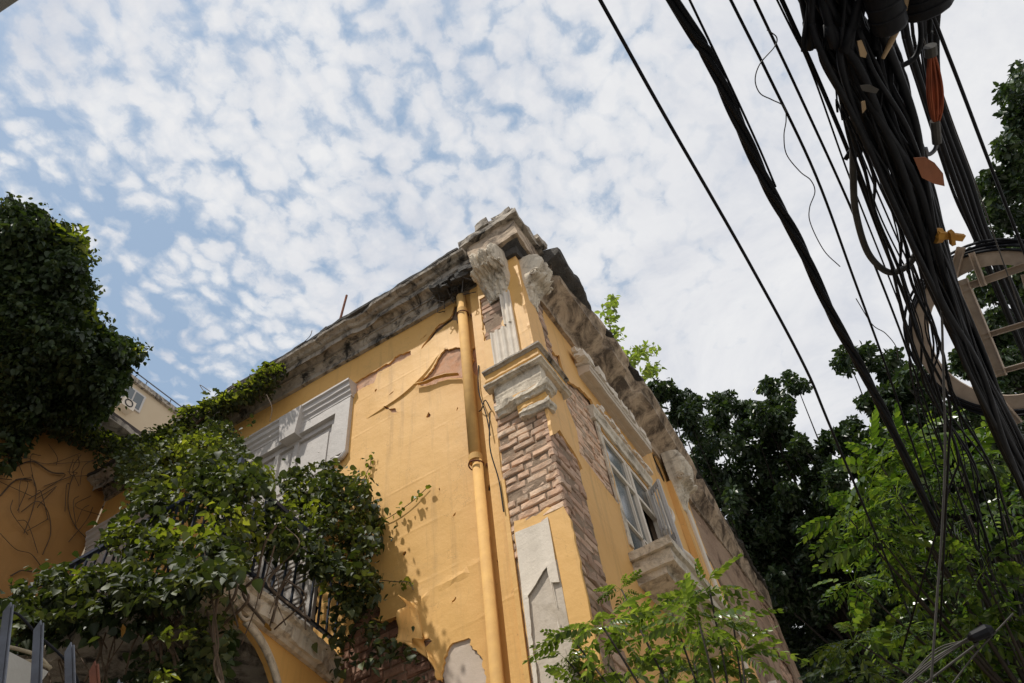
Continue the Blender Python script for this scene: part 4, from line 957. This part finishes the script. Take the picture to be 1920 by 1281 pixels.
# trees behind, right
tree('dense dark tree directly behind the far end of the yellow house', (1.5, 13, 0),
     [(1330,770,42,34),(1380,800,60,46),(1300,830,40,50),(1350,880,80,90),(1450,850,60,50),(1480,900,60,50),(1400,950,90,90),(1500,960,70,70),(1540,930,50,45),(1460,1060,100,90),(1560,1040,80,80),(1360,1010,60,60),(1500,1180,110,100),(1600,1160,90,110),(1430,780,36,30),(1450,740,40,28),(1490,712,36,17),(1465,780,26,24),(1410,1080,60,70),(1560,1270,80,60),(1320,800,50,30),(1420,820,50,40),(1470,830,45,36),(1500,880,45,34),(1360,760,30,20),(1285,800,30,40),(1440,770,40,30)],
     lambda i: 19 + 1.2*math.sin(i*1.7), 2100, .12, seed=1, trunk_r=.35, limb=.03, thick=1.5)
tree('small dark tree with bare thin stem peeking over the roofline', (-1.0, 12, 0), [(1240,735,24,22),(1275,745,20,24),(1258,722,22,12),(1262,780,12,16)], 17.5, 1500, .12, seed=2, thick=.4, trunk_r=.05, limb=.015)
tree('dark spreading tree behind the hanging cables at the right', (6, 14, 0),
     [(1590,675,30,22),(1625,665,36,24),(1670,690,40,28),(1720,700,46,28),(1760,720,50,40),(1700,760,60,40),(1640,800,50,36),(1600,840,50,40),(1690,850,90,60),(1780,800,80,60),(1860,820,80,80),(1760,900,100,90),(1880,940,80,100),(1700,1000,90,100),(1830,1080,110,110),(1650,1150,80,100),(1760,1200,110,90),(1880,1230,80,70),(1620,1240,50,50),(1555,850,34,34),(1590,815,36,30),(1640,775,40,30),(1690,745,40,26),(1620,850,50,40),(1560,900,50,40)],
     lambda i: 18 + 1.0*math.sin(i*2.3), 2000, .12, seed=3, trunk_r=.35, limb=.03, thick=1.4)
tree('tall dark tree rising along the right edge of the view', (10.5, 9, 0),
     [(1915,130,14,22),(1905,190,34,34),(1890,245,42,36),(1880,300,50,40),(1860,345,44,36),(1900,360,50,50),(1860,400,48,40),(1900,440,60,50),(1870,480,60,50),(1920,520,60,60),(1850,560,60,50),(1900,620,70,60),(1840,660,60,60),(1900,720,70,60),(1830,740,50,50),(1930,260,60,80)],
     lambda i: 16 + .8*math.sin(i*1.3), 1500, .105, seed=4, trunk_r=.3, limb=.04, thick=1.0)

tree('broad shadowy tree filling the gap low down behind all the others at the right', (9, 22, 0),
     [(1500,1000,90,80),(1600,960,90,80),(1700,900,80,70),(1600,1120,110,90),(1480,1130,90,80),(1560,1240,100,70),(1750,1000,110,100),(1850,900,90,100),(1880,1060,110,110),(1740,1160,110,100),(1850,1220,120,90),(1660,1260,90,60),(1900,760,60,90),(1420,1040,60,60)],
     lambda i: 24 + 1.0*math.sin(i*2.3), 1100, .2, seed=6, trunk_r=.35, limb=.03, thick=1.0)

# pinnate-leaved trees
def pinnate(L=.42, pairs=9, ll=.098, seed=0):
    r = np.random.default_rng(seed); V = []; Fc = []; n = 0
    for i in range(pairs):
        t = (i+1)/pairs; y = L*t; z = -.30*L*t*t*1.6; sc_ = ll*(1 - .35*abs(t-.45)*1.6)
        for s in (-1, 1):
            if i == pairs-1 and s == 1: dirn = np.array([0, 1, -.5])
            else: dirn = np.array([s*.75, .45 + .3*t, -.45 - .2*r.random()])
            dirn /= np.linalg.norm(dirn); up = np.array([s*-.1, -.3, 1.0]); up -= dirn*(up@dirn); up /= np.linalg.norm(up); sd = np.cross(dirn, up)
            T = LANCE*[1.0, 1, 1]
            P_ = np.array([0, y, z]) + sc_*(T[:, :1]*sd*1.35 + T[:, 1:2]*dirn + T[:, 2:]*up)
            V.append(P_); Fc += [tuple(k+n for k in f) for f in LANCE_F]; n += len(T)
    # rachis
    w = .0035; R = [(s*w, L*t, -.48*L*t*t + .002) for t in np.linspace(-.35, 1, 7) for s in (-1, 1)]
    V.append(np.array(R)); Fc += [(n+2*i, n+2*i+1, n+2*i+3, n+2*i+2) for i in range(6)]
    return np.concatenate(V), Fc
PIN = [pinnate(seed=s, pairs=p, ll=.125) for s, p in ((0, 6), (1, 7), (2, 5))]
def rosettes(name, tips, mat, parent, length=1.0, per=8, seed=0, fan=None):
    r = np.random.default_rng(seed); g = G()
    for c, sc_ in tips:
        a0 = r.uniform(0, 6.28)
        for k in range(per):
            a = a0 + k*2*math.pi/per + r.normal(0, .25); el = r.uniform(-.45, .65)
            f = np.array([math.cos(a)*math.cos(el), math.sin(a)*math.cos(el), math.sin(el)]); up = np.array([0, 0, 1.]) - f*f[2]; up /= np.linalg.norm(up)
            roll = r.normal(0, .45); sd = np.cross(f, up); el_ = 0; up2 = up*math.cos(roll) + sd*math.sin(roll); sd = np.cross(f, up2)
            V, Fc = PIN[r.integers(3)]; s = sc_*length*r.uniform(.65, 1.1)
            W = c + f*.14*s + s*(V[:, :1]*sd + V[:, 1:2]*f + V[:, 2:]*up2); g.add(W, Fc)
    return g.out(name, mat, parent)
def pintree(label, base, tips, d, mat, length, per, seed, trunk_r=.05):
    root = empty('pinnate_tree', base); tag(root, label, 'tree'); r = np.random.default_rng(seed); T = []; g = G(); b = np.array(base, float)
    for i, (a, c, s) in enumerate(tips): T.append((atR(a, c, d + r.normal(0, .3)*(d/5)), s))
    rosettes('crown', T, M[mat], root, length, per, seed)
    cen = np.mean([t[0] for t in T], axis=0); low = np.array([cen[0], cen[1], b[2]*.5 + cen[2]*.62]); low = (b + cen)/2; low[2] = b[2] + (cen[2]-b[2])*.72
    g.tube(spline([b, (b+low)/2 + [.05, .03, 0], low], 6), [trunk_r, trunk_r*.8, trunk_r*.6], 8)
    for t, s in T:
        m_ = low*.45 + t*.55 - [0, 0, .12]; g.tube(spline([low, m_, t], 6), [trunk_r*.45, trunk_r*.3, .006], 6)
    g.out('trunk', M['bark'], root, smooth=True); return root
tipsA = [(1165,1105,.55),(1130,1175,.8),(1075,1200,.85),(1200,1180,.8),(1260,1150,.9),(1330,1105,.9),(1310,1165,1),(1375,1170,.8),(1390,1225,.9),(1230,1230,1),(1140,1245,1),(1300,1240,1),(1360,1265,1),(1190,1290,1),(1270,1300,1),(1090,1290,.8),(1060,1235,.6)]
pintree('young street tree with feathery compound leaves in front of the house corner', (1.15, -.9, .14), tipsA, 5.0, 'pin', .60, 14, 3, .018)
tipsB = [(1650,870,1),(1700,840,1),(1760,830,1),(1620,930,1),(1680,930,1),(1740,900,1),(1800,880,1),(1860,860,.9),(1650,1010,1),(1720,1000,1),(1800,980,1),(1880,960,1),(1680,1080,1),(1750,1080,1),(1840,1070,1),(1900,1100,1),(1600,1200,.9),(1660,1190,1),(1730,1180,1),(1810,1190,1),(1890,1200,1),(1640,1260,1),(1720,1270,1),(1800,1280,1),(1880,1290,1),(1590,970,.8),(1600,1090,.7)]
pintree('larger bright green feathery tree beyond the cables, lower right', (2.6, 4.6, .14), tipsB, 8.6, 'pin2', .95, 15, 4, .05)

# ---------------------------------------------------------------- cables
H = 5.2
def cpts(L, z=H, far=True):
    out = []
    for q in L:
        zz = z if len(q) < 3 else z + q[2]
        out.append(onZ(q[0], q[1], zz))
    return out
def ext(P, back=2.0, fwd=3.0):
    P = [np.array(p) for p in P]
    a = P[0] + (P[0]-P[1])/np.linalg.norm(P[0]-P[1])*back; b = P[-1] + (P[-1]-P[-2])/np.linalg.norm(P[-1]-P[-2])*fwd
    return [a] + P + [b]
def cable(name, L, r, mat, label, cat='cable', group=None, z=H, back=2, fwd=3, k=8):
    P_ = cpts(L, z)
    if back or fwd: P_ = ext(P_, back, fwd)
    g = G(); g.tube(spline(P_, k), r, 7); o = g.out(name, M[mat], None, smooth=True); return tag(o, label, cat, group)
gr = 'overhead cables strung along the street'
cable('overhead_cable', [(1125,0),(1245,215),(1400,485),(1510,690),(1565,820)], .0095, 'cable', 'lone black cable, leftmost of all, crossing the sky to the treetops', group=gr)
cable('overhead_cable', [(1293,0),(1360,140),(1420,270),(1452,345)], .006, 'cable', 'thin black wire running just right of the thick twisted cable', group=gr, fwd=0)
cable('overhead_cable', [(1370,0),(1440,140),(1530,330),(1600,520),(1655,670),(1700,800)], .0075, 'cable', 'black cable crossed by a curly loose wire', group=gr)
cable('overhead_cable', [(1415,0),(1500,180),(1601,403),(1680,600),(1730,740)], .007, 'cable', 'black cable second to the right of the thick twisted one, meeting the hanging loop', group=gr)
cable('overhead_cable', [(1457,0),(1520,130),(1595,338),(1690,580),(1740,720)], .005, 'cable', 'thin black wire passing behind the grey hanging loop', group=gr)
cable('overhead_cable', [(1466,0),(1530,140),(1595,295),(1650,440),(1720,620),(1780,800)], .011, 'cable', 'stout black cable just left of the dense bundle', group=gr)
cable('overhead_cable', [(1749,29),(1800,160),(1850,292),(1900,420)], .0095, 'cable', 'black cable right of the dense bundle leading to the right-hand tree', group=gr)
cable('overhead_cable', [(1755,140),(1790,240),(1827,338),(1870,460)], .004, 'wire', 'thin grey wire between the dense bundle and the right-hand tree', group=gr)
# thick twisted cable (three strands, one assembly)
mainP = spline(ext(cpts([(1255,-10),(1330,110),(1385,230),(1440,350),(1500,460),(1560,590),(1620,700),(1680,820),(1755,985)]), 2, .1), 14)
g = G()
for k in range(4):
    Q = [];
    for i, p in enumerate(mainP):
        a = i*.16 + k*math.pi/2; w = .018*(1 if i < 60 else 1); Q.append(p + [w*math.cos(a), 0, w*math.sin(a)])
    g.tube(Q, .015, 7)
tag(g.out('twisted_cable', M['cable'], None, True), 'thick black twisted power cable sweeping diagonally down to the trees', 'cable')
# curly thin wires
cable('loose_wire', [(1438,56),(1456,70),(1452,88),(1425,120),(1416,150),(1425,175),(1447,187),(1470,200),(1474,225),(1470,255),(1475,290),(1500,322),(1520,338),(1528,360),(1518,390),(1520,420),(1545,470),(1575,500)], .003, 'wire', 'thin curly loose wire dangling around a cable in the sky', 'wire', z=H-.03, back=0, fwd=0)
cable('loose_wire', [(1605,560),(1635,608),(1660,625),(1680,650),(1684,675)], .003, 'wire', 'short thin wire bowing out above the dark treetop', 'wire', back=0, fwd=0)
# vertical hanging wire and grey loop
P_ = [atR(a, b, 4.8) for a, b in ((1765,560),(1769,700),(1772,850),(1766,1000),(1757,1120),(1745,1290))]
g = G(); g.tube(spline(P_, 8), .007, 6); tag(g.out('hanging_wire', M['wire'], None, True), 'brown wire hanging almost straight down in front of the trees', 'wire')
P_ = [onZ(a, b, H-.1) for a, b in ((1590,100),(1598,180),(1600,250),(1600,330),(1605,400),(1628,475),(1665,510),(1700,500),(1722,470),(1745,450))]
g = G(); g.tube(spline(P_, 9), .019, 9); tag(g.out('cable_loop', M['cable_grey'], None, True), 'thick grey cable hanging in a big U-shaped loop', 'cable')
P_ = [onZ(a, b, H-.12) for a, b in ((1672,128),(1690,124),(1715,108),(1726,80),(1725,40),(1715,0),(1700,-60))]
g = G(); g.tube(spline(P_, 8), .013, 8); tag(g.out('cable_loop', M['cable'], None, True), 'small black cable loop beside the orange strands', 'cable')
P_ = [onZ(a, b, H-.5) for a, b in ((1700,-30),(1692,20),(1682,52),(1670,80),(1655,110))]
g = G(); g.tube(spline(P_, 8), [.02, .016, .008], 8); tag(g.out('taped_cable', M['tan'], None, True), 'short cable end wrapped in tan tape near the top edge', 'cable')

# the dense bundle: each cable its own object
def bundle(n, LB, RB, radii, label, group, seed, z=H, zj=.12, lo=0, hi=1, wander=.18, back=3, fwd=4):
    r = np.random.default_rng(seed)
    for c in range(n):
        u0 = (c+.5)/n; P_ = []; ph = r.uniform(0, 6.28); dz = r.normal(0, zj)
        for i, (a, b) in enumerate(zip(LB, RB)):
            u = np.clip(u0 + wander*math.sin(ph + i*r.uniform(.6, 1.2)) + r.normal(0, wander*.3), 0, 1)
            P_.append(onZ(a[0] + (b[0]-a[0])*u, a[1] + (b[1]-a[1])*u, z + dz + r.normal(0, .02)))
        g = G(); g.tube(spline(ext(P_, back, fwd), 6), r.choice(radii), 6)
        tag(g.out('bundled_cable', M['cable'], None, True), label, 'cable', group)
LB = [(1500,-20),(1512,40),(1545,110),(1598,215),(1648,320),(1702,440),(1752,560),(1812,690),(1872,830),(1930,960)]
RB = [(1655,-30),(1670,60),(1690,150),(1718,240),(1745,340),(1772,450),(1804,565),(1856,690),(1912,820),(1970,940)]
bundle(54, LB, RB, [.007, .009, .012, .015, .020], 'black cable in the main dense sagging bundle at upper right', 'cables of the dense black bundle', 1, z=H-.35, zj=.09)
LB2 = [(1668,-30),(1690,80),(1722,170),(1752,260),(1790,370),(1825,450),(1870,560),(1930,700)]
RB2 = [(1765,-30),(1760,60),(1762,160),(1785,240),(1820,330),(1850,430),(1900,540),(1960,680)]
bundle(7, LB2, RB2, [.012, .02, .026], 'heavy black cable in the narrow strand group right of the main bundle', 'cables right of the main bundle', 2, wander=.05, z=H+1.1)
LB3 = [(1540,100),(1570,190),(1600,290),(1640,400),(1672,500),(1700,620),(1712,720),(1740,840),(1765,960)]
RB3 = [(1600,150),(1640,260),(1680,370),(1715,470),(1740,560),(1765,650),(1800,760),(1860,880),(1900,1000)]
bundle(13, LB3, RB3, [.005, .007, .009], 'thin black wire fanning out along the left flank of the bundle', 'thin wires left of the bundle', 3, wander=.3)
# top tangle: slack bights
g = G(); r = np.random.default_rng(9)
bundle(12, [(1505,-30),(1515,50),(1540,100),(1580,180)], [(1640,-30),(1660,50),(1690,130),(1710,220)], [.014, .02], 'black slack coil lying in the tangle at the top edge', 'slack coils at the top edge', 11, z=H-.15, wander=.3, back=1, fwd=.3)

# splice closure, orange strands, tags, yellow clip
def prism(name, A, B, r0, mat, label, cat, n=12, prof=None):
    A = np.array(A); B = np.array(B); g = G(); pr = prof or [(0, .5), (.06, .9), (.12, 1), (.88, 1), (.94, .9), (1, .5)]
    g.tube([A + (B-A)*t for t, _ in pr], 1, n) if False else None
    V, Fc = tube([A + (B-A)*t for t, _ in pr], 1.0, n); Vc = []
    for i, (t, k) in enumerate(pr):
        c = A + (B-A)*t; Vc.append(c + (V[i*n:(i+1)*n]-c)*k*r0)
    g.add(np.concatenate(Vc), Fc)
    for t in (.3, .5, .7):
        a = A + (B-A)*t; b = A + (B-A)*(t+.03); V2, F2 = tube([a, b], r0*1.06, n); g.add(V2, F2)
    return tag(g.out(name, M[mat], None, True), label, cat)
prism('splice_closure', onZ(1722, -60, H-.45), onZ(1738, 22, H-.45), .11, 'cable', 'fat black splice closure hanging at the top edge among cables', 'splice closure')
prism('splice_closure', onZ(1640, -60, H-.55), onZ(1672, 60, H-.55), .07, 'cable', 'slimmer black splice closure at the top edge left of the fat one', 'splice closure')
os_ = empty('orange_strands', onZ(1750, 160, H-.1)); tag(os_, 'bunch of orange-brown jacketed strands bulging beside the bundle', 'wires')
g = G()
for k in range(9):
    o = (k-4)/4.; mid = 14*o
    P_ = [onZ(a, b, H-.1 + .012*math.cos(k*2.)) for a, b in ((1745 + 3*o, 92), (1750 + mid*.7, 130), (1753 + mid, 170), (1755 + mid*.8, 205), (1755 + 3*o, 235))]
    g.tube(spline(P_, 6), .007, 6)
g.out('strand', M['orange'], os_, True)
g = G(); g.tube([onZ(1744, 86, H-.1), onZ(1746, 104, H-.1)], .03, 10); g.out('collar', M['cable_grey'], os_)
g = G(); g.tube([onZ(1753, 226, H-.1), onZ(1757, 268, H-.1)], .024, 10); g.out('collar', M['cable_grey'], os_)
P_ = [onZ(a, b, H-.1) for a, b in ((1757,268),(1752,282),(1740,290),(1735,278))]; g = G(); g.tube(spline(P_, 6), .012, 6); g.out('hook', M['steel'], os_)
def plate(name, q, z, mat, label, th=.006):
    P_ = np.array([onZ(a, b, z) for a, b in q]); n = len(P_); c = P_.mean(0); up = np.array([0, 0, th]); rad = [nz(p, 9) for p in P_]
    V = np.concatenate([P_ + [[0, 0, .01*r_] for r_ in rad], P_ + up + [[0, 0, .01*r_] for r_ in rad]]); Fc = [tuple(range(n)), tuple(range(2*n-1, n-1, -1))] + [(i, i+n, (i+1) % n + n, (i+1) % n) for i in range(n)]
    return tag(mesh(name, V, Fc, M[mat]), label, 'tag', 'identification tags on the bundle')
plate('cable_tag', [(1714,297),(1735,295),(1752,305),(1768,325),(1772,350),(1752,345),(1728,333)], H-.5, 'tagm', 'copper-coloured curled tag hanging below the orange strands')
plate('cable_tag', [(1608,78),(1616,76),(1625,100),(1622,108),(1613,106)], H-.62, 'tan', 'small tan tag near the top of the main bundle')
plate('cable_tag', [(1612,160),(1630,158),(1648,168),(1644,176),(1618,171)], H-.62, 'cable_grey', 'grey flat tag crosswise on the main bundle')
plate('cable_tag', [(1616,192),(1623,190),(1625,205),(1618,213)], H-.62, 'tan', 'tiny tan tag beneath the grey one')
g = G(); g.bar(onZ(1758, 440, H-.5), onZ(1806, 446, H-.5), .035, .02); g.bar(onZ(1783, 434, H-.52), onZ(1786, 458, H-.52), .02, .03); g.tube([onZ(1752, 443, H-.48), onZ(1764, 441, H-.48)], .04, 8); tag(g.out('cable_clamp', M['yellowp'], None), 'yellow-orange clamp above the beige cable ring', 'clamp')

# slack storage ring with its cross frame
rg = empty('cable_ring', onZ(1872, 622, H)); tag(rg, 'beige round cable storage frame with cross bars, right edge', 'cable frame')
cc = atR(1876, 620, 6.6); d_ = (cc-CAM)/np.linalg.norm(cc-CAM)
ex = RM.T @ np.array([1, .0, .0]); ex -= d_*(ex@d_); ex /= np.linalg.norm(ex); ey = np.cross(d_, ex)
nrm_ = d_ + .25*ex - .15*ey; nrm_ /= np.linalg.norm(nrm_); ex -= nrm_*(ex@nrm_); ex /= np.linalg.norm(ex); ey = np.cross(nrm_, ex)
kpx = 6.6/F*1.18*.74
def rp(dx, dy, dn=0): return cc + ex*dx*kpx + ey*dy*kpx + nrm_*dn
if (RM @ ey)[1] < 0: ey = -ey
def band(name, r0, r1, a0, a1, mat, parent, th=.012, n=48):
    V = []; A = np.linspace(a0, a1, n)
    for a in A:
        for rr, dn in ((r0, -th), (r1, -th), (r1, th), (r0, th)): V.append(rp(rr*math.cos(a), rr*math.sin(a), dn))
    Fc = [(i*4+j, i*4+(j+1) % 4, (i+1)*4+(j+1) % 4, (i+1)*4+j) for i in range(n-1) for j in range(4)] + [(0,1,2,3)[::-1], tuple((n-1)*4+j for j in range(4))]
    return mesh(name, V, Fc, M[mat], parent)
band('ring_band', 118, 146, 0, 2*math.pi, 'ring', rg)
def chan(name, a, b, w, mat='ring', dn=-.03):
    g = G(); A = rp(a[0]-1872, a[1]-622, dn); B = rp(b[0]-1872, b[1]-622, dn); g.bar(A, B, w, .008, nrm_)
    s = np.cross(B-A, nrm_); s /= np.linalg.norm(s)
    for k in (-1, 1): g.bar(A + s*k*w/2 - nrm_*.014, B + s*k*w/2 - nrm_*.014, .006, .032, nrm_)
    g.out(name, M[mat], rg)
chan('cross_bar', (1785,556), (1985,478), .050); chan('cross_bar', (1815,528), (1878,702), .065, dn=-.045); chan('cross_bar', (1812,646), (1985,578), .035); chan('cross_bar', (1850,705), (1985,650), .032, dn=-.028); chan('cross_bar', (1852,715), (1906,785), .04, dn=-.05); chan('cross_bar', (1812,470), (1790,560), .05); chan('cross_bar', (1830,480), (1850,540), .032, dn=-.055); chan('cross_bar', (1912,520), (1965,740), .05, dn=-.05)
for k, (rr, dn) in enumerate(((148, -.02), (153, .0), (156, .02), (150, .03), (160, .01), (145, .035))):
    g = G(); a0 = 2.0 + .2*k; V = [rp(rr*math.cos(a)*(1+.02*math.sin(a*3+k)), rr*math.sin(a)*(1+.02*math.cos(a*2+k)), dn) for a in np.linspace(a0-1.4, a0+3.6, 50)]
    g.tube(V, .011, 7); g.out('coiled_cable', M['cable'], rg, True)

# wires coming up from the lower right corner with a splice
wd = empty('drop_wires', atR(1830, 1190, 7)); tag(wd, 'pale bundle of drop wires slanting up to a dark splice, lower right', 'wires')
g = G()
for k in range(7):
    P_ = [atR(a, b, 7 + .02*k) for a, b in ((1660 + k*3, 1310 + k*2), (1740 + k*1.5, 1243 + k*4*math.sin(k)), (1822, 1192 + k*1.2))]; g.tube(spline(P_, 6), .0055, 6)
g.tube(spline([atR(1700,1310,7), atR(1760,1262,7), atR(1835,1205,7)], 6), .008, 6); g.tube(spline([atR(1780,1290,7), atR(1830,1225,7), atR(1900,1150,7)], 6), .006, 6)
g.out('wire', M['cable_grey'], wd, True)
g = G(); A, B = atR(1815,1198,7), atR(1862,1178,7); V, Fc = tube([A, A*.8+B*.2, A*.2+B*.8, B], [.015, .04, .05, .02], 10); g.add(V, Fc); g.out('splice', M['cable'], wd)

# ---------------------------------------------------------------- spiked fence at the lower left
fd = ray(110, 340); fd /= np.linalg.norm(fd)
for i, (a, b, m_) in enumerate(((14,1130,'steel'), (70,1164,'steel'), (127,1205,'steel'), (172,1240,'rust'), (217,1275,'steel'))):
    p = atR(a, b, 2.6); g = G(); q = p - fd*.9; s = RM.T @ np.array([1, -.1, 0]); w = .020
    V = [q - s*w/2, q + s*w/2, p - fd*.03 + s*w/2, p + s*w*.4, p - fd*.05 - s*w/2]; t = (RM.T @ np.array([0, .3, 1]))*.006; V = V + [v + t for v in V]
    g.add(V, [(0,1,2,3,4), (9,8,7,6,5)] + [(j, j+5, (j+1) % 5 + 5, (j+1) % 5) for j in range(5)])
    g.tube([q - s*-.016, p - fd*.02 + s*.016], .0035, 6)
    lab = ['grey steel fence spike at the very left edge', 'second steel fence spike from the left edge', 'third steel fence spike from the left edge', 'rusty red fence spike', 'lowest, rightmost steel fence spike barely in view'][i]
    o = g.out('fence_spike', M[m_]); tag(o, lab, 'fence spike', 'leaning fence spikes')
g = G(); A, B = atR(-60, 1240, 2.75), atR(60, 1300, 2.75); g.bar(A, B, .12, .08); tag(g.out('wall_coping', M['pave']), 'pale wall coping below the fence spikes at the bottom left', 'coping')
g = G(); g.tube(spline([atR(a, b, 2.7) for a, b in ((0,1160),(30,1150),(70,1190),(110,1225),(140,1262),(150,1300))], 6), .004, 5); tag(g.out('fence_wire', M['cable'], None, True), 'thin dark wire strung across the fence spikes', 'wire')
for i, L in enumerate(([(8,1212),(35,1218),(70,1230),(95,1255)], [(20,1245),(60,1240),(95,1252)])):
    g = G(); g.tube(spline([atR(a, b, 2.8) for a, b in L], 6), .006, 5); tag(g.out('dry_stalk', M['drystem'], None, True), ['longer dry plant stalk caught across the spikes', 'shorter, lower dry stalk behind the spikes'][i], 'stalk')

# ---------------------------------------------------------------- camera
cam = bpy.data.cameras.new('camera'); co = bpy.data.objects.new('camera', cam); COL.objects.link(co)
from mathutils import Matrix
mw = Matrix.Identity(4)
for i in range(3):
    mw[i][0] = RM[0][i]; mw[i][1] = -RM[1][i]; mw[i][2] = -RM[2][i]; mw[i][3] = CAM[i]
co.matrix_world = mw; cam.sensor_width = 36; cam.lens = F/1920*36; cam.clip_end = 2000; cam.clip_start = .05
sc.camera = co

# ---------------------------------------------------------------- light and sky
S = np.array([-.20, -.42, .885]); S /= np.linalg.norm(S)
sun = bpy.data.lights.new('sun', 'SUN'); sun.energy = 4.0; sun.angle = math.radians(1.2); sun.color = (1, .95, .86)
so = bpy.data.objects.new('sun', sun); COL.objects.link(so); so.rotation_euler = Vector(S).to_track_quat('Z', 'Y').to_euler()
w = bpy.data.worlds.new('World'); sc.world = w; w.use_nodes = True; nt = w.node_tree; nt.nodes.clear(); N = NT(nt)
out = N.n('ShaderNodeOutputWorld'); bgn = N.n('ShaderNodeBackground'); bgn.inputs[1].default_value = .1
sky = N.n('ShaderNodeTexSky'); sky.sky_type = 'NISHITA'; sky.sun_disc = False; sky.sun_elevation = math.asin(S[2]); sky.sun_rotation = math.atan2(S[0], S[1])
sky.air_density = 1.0; sky.dust_density = 2.0; sky.ozone_density = 1.0
sep = N.n('ShaderNodeSeparateXYZ'); N.L(N.tc.outputs['Generated'], sep.inputs[0])
zc = N.math('MAXIMUM', sep.outputs['Z'], .06)
cx = N.math('DIVIDE', sep.outputs['X'], zc); cy = N.math('DIVIDE', sep.outputs['Y'], zc)
cmb = N.n('ShaderNodeCombineXYZ'); N.L(cx, cmb.inputs[0]); N.L(cy, cmb.inputs[1]); V0 = cmb.outputs[0]
# altocumulus: puffs in the cloud plane, gathered in rows, thickening to one side
wv = N.n('ShaderNodeTexNoise'); wv.inputs['Scale'].default_value = 11.0; wv.inputs['Detail'].default_value = 4; N.L(V0, wv.inputs['Vector'])
wsub = N.n('ShaderNodeVectorMath', operation='SUBTRACT'); N.L(wv.outputs['Color'], wsub.inputs[0]); wsub.inputs[1].default_value = (.5, .5, .5)
wsc = N.n('ShaderNodeVectorMath', operation='SCALE'); N.L(wsub.outputs[0], wsc.inputs[0]); wsc.inputs['Scale'].default_value = .09
wad = N.n('ShaderNodeVectorMath', operation='ADD'); N.L(V0, wad.inputs[0]); N.L(wsc.outputs[0], wad.inputs[1])
m1 = N.mapping((1, 1, 1), (0, 0, math.radians(-85)), wad.outputs[0]); m2 = N.mapping((.92, 1.1, 1), (0, 0, 0), m1)
vo = N.n('ShaderNodeTexVoronoi', feature='SMOOTH_F1'); vo.inputs['Scale'].default_value = 29.0; vo.inputs['Smoothness'].default_value = .35; vo.inputs['Randomness'].default_value = .95; N.L(m2, vo.inputs['Vector'])
cell = N.math('SUBTRACT', 1.0, N.math('MULTIPLY', vo.outputs['Distance'], 1.25))
puff = N.noise(21.0, 6, .62, m2, .3)
fine = N.noise(46.0, 6, .7, V0, .3)
big = N.noise(2.2, 3, .5, V0)
grad = N.math('ADD', N.math('MULTIPLY', N.math('MINIMUM', N.math('ADD', cx, .50), 0.0), 1.3), N.math('MULTIPLY', N.math('MAXIMUM', N.math('SUBTRACT', cy, .34), 0.0), .6))
grad = N.math('ADD', grad, N.math('MULTIPLY', N.math('MAXIMUM', N.math('ADD', cx, .1), 0.0), .6)); grad = N.math('ADD', grad, .12)
cov = N.math('ADD', N.math('MULTIPLY', cell, .62), N.math('MULTIPLY', puff, .85))
cov = N.math('ADD', cov, N.math('MULTIPLY', fine, .42)); cov = N.math('ADD', cov, N.math('MULTIPLY', big, .18)); cov = N.math('ADD', cov, grad)
fac = N.ramp(N.math('MULTIPLY', cov, .5), [(.36, .03), (.45, .36), (.53, .80), (.66, 1.)])
shade = N.ramp(N.noise(3.2, 6, .65, V0, .4), [(.32, (6.3, 6.6, 7.3)), (.50, (7.8, 7.9, 8.2)), (.72, (9.0, 9.0, 9.0))])
bl_ = N.mix(.65, sky.outputs[0], (4.0, 5.6, 7.6))
colr = N.mix(fac, bl_, shade)
nt.links.new(colr, bgn.inputs[0]); nt.links.new(bgn.outputs[0], out.inputs[0])
sc.view_settings.view_transform = 'Standard'; sc.view_settings.look = 'None'; sc.view_settings.exposure = 0; sc.view_settings.gamma = 1
sc.cycles.max_bounces = 8
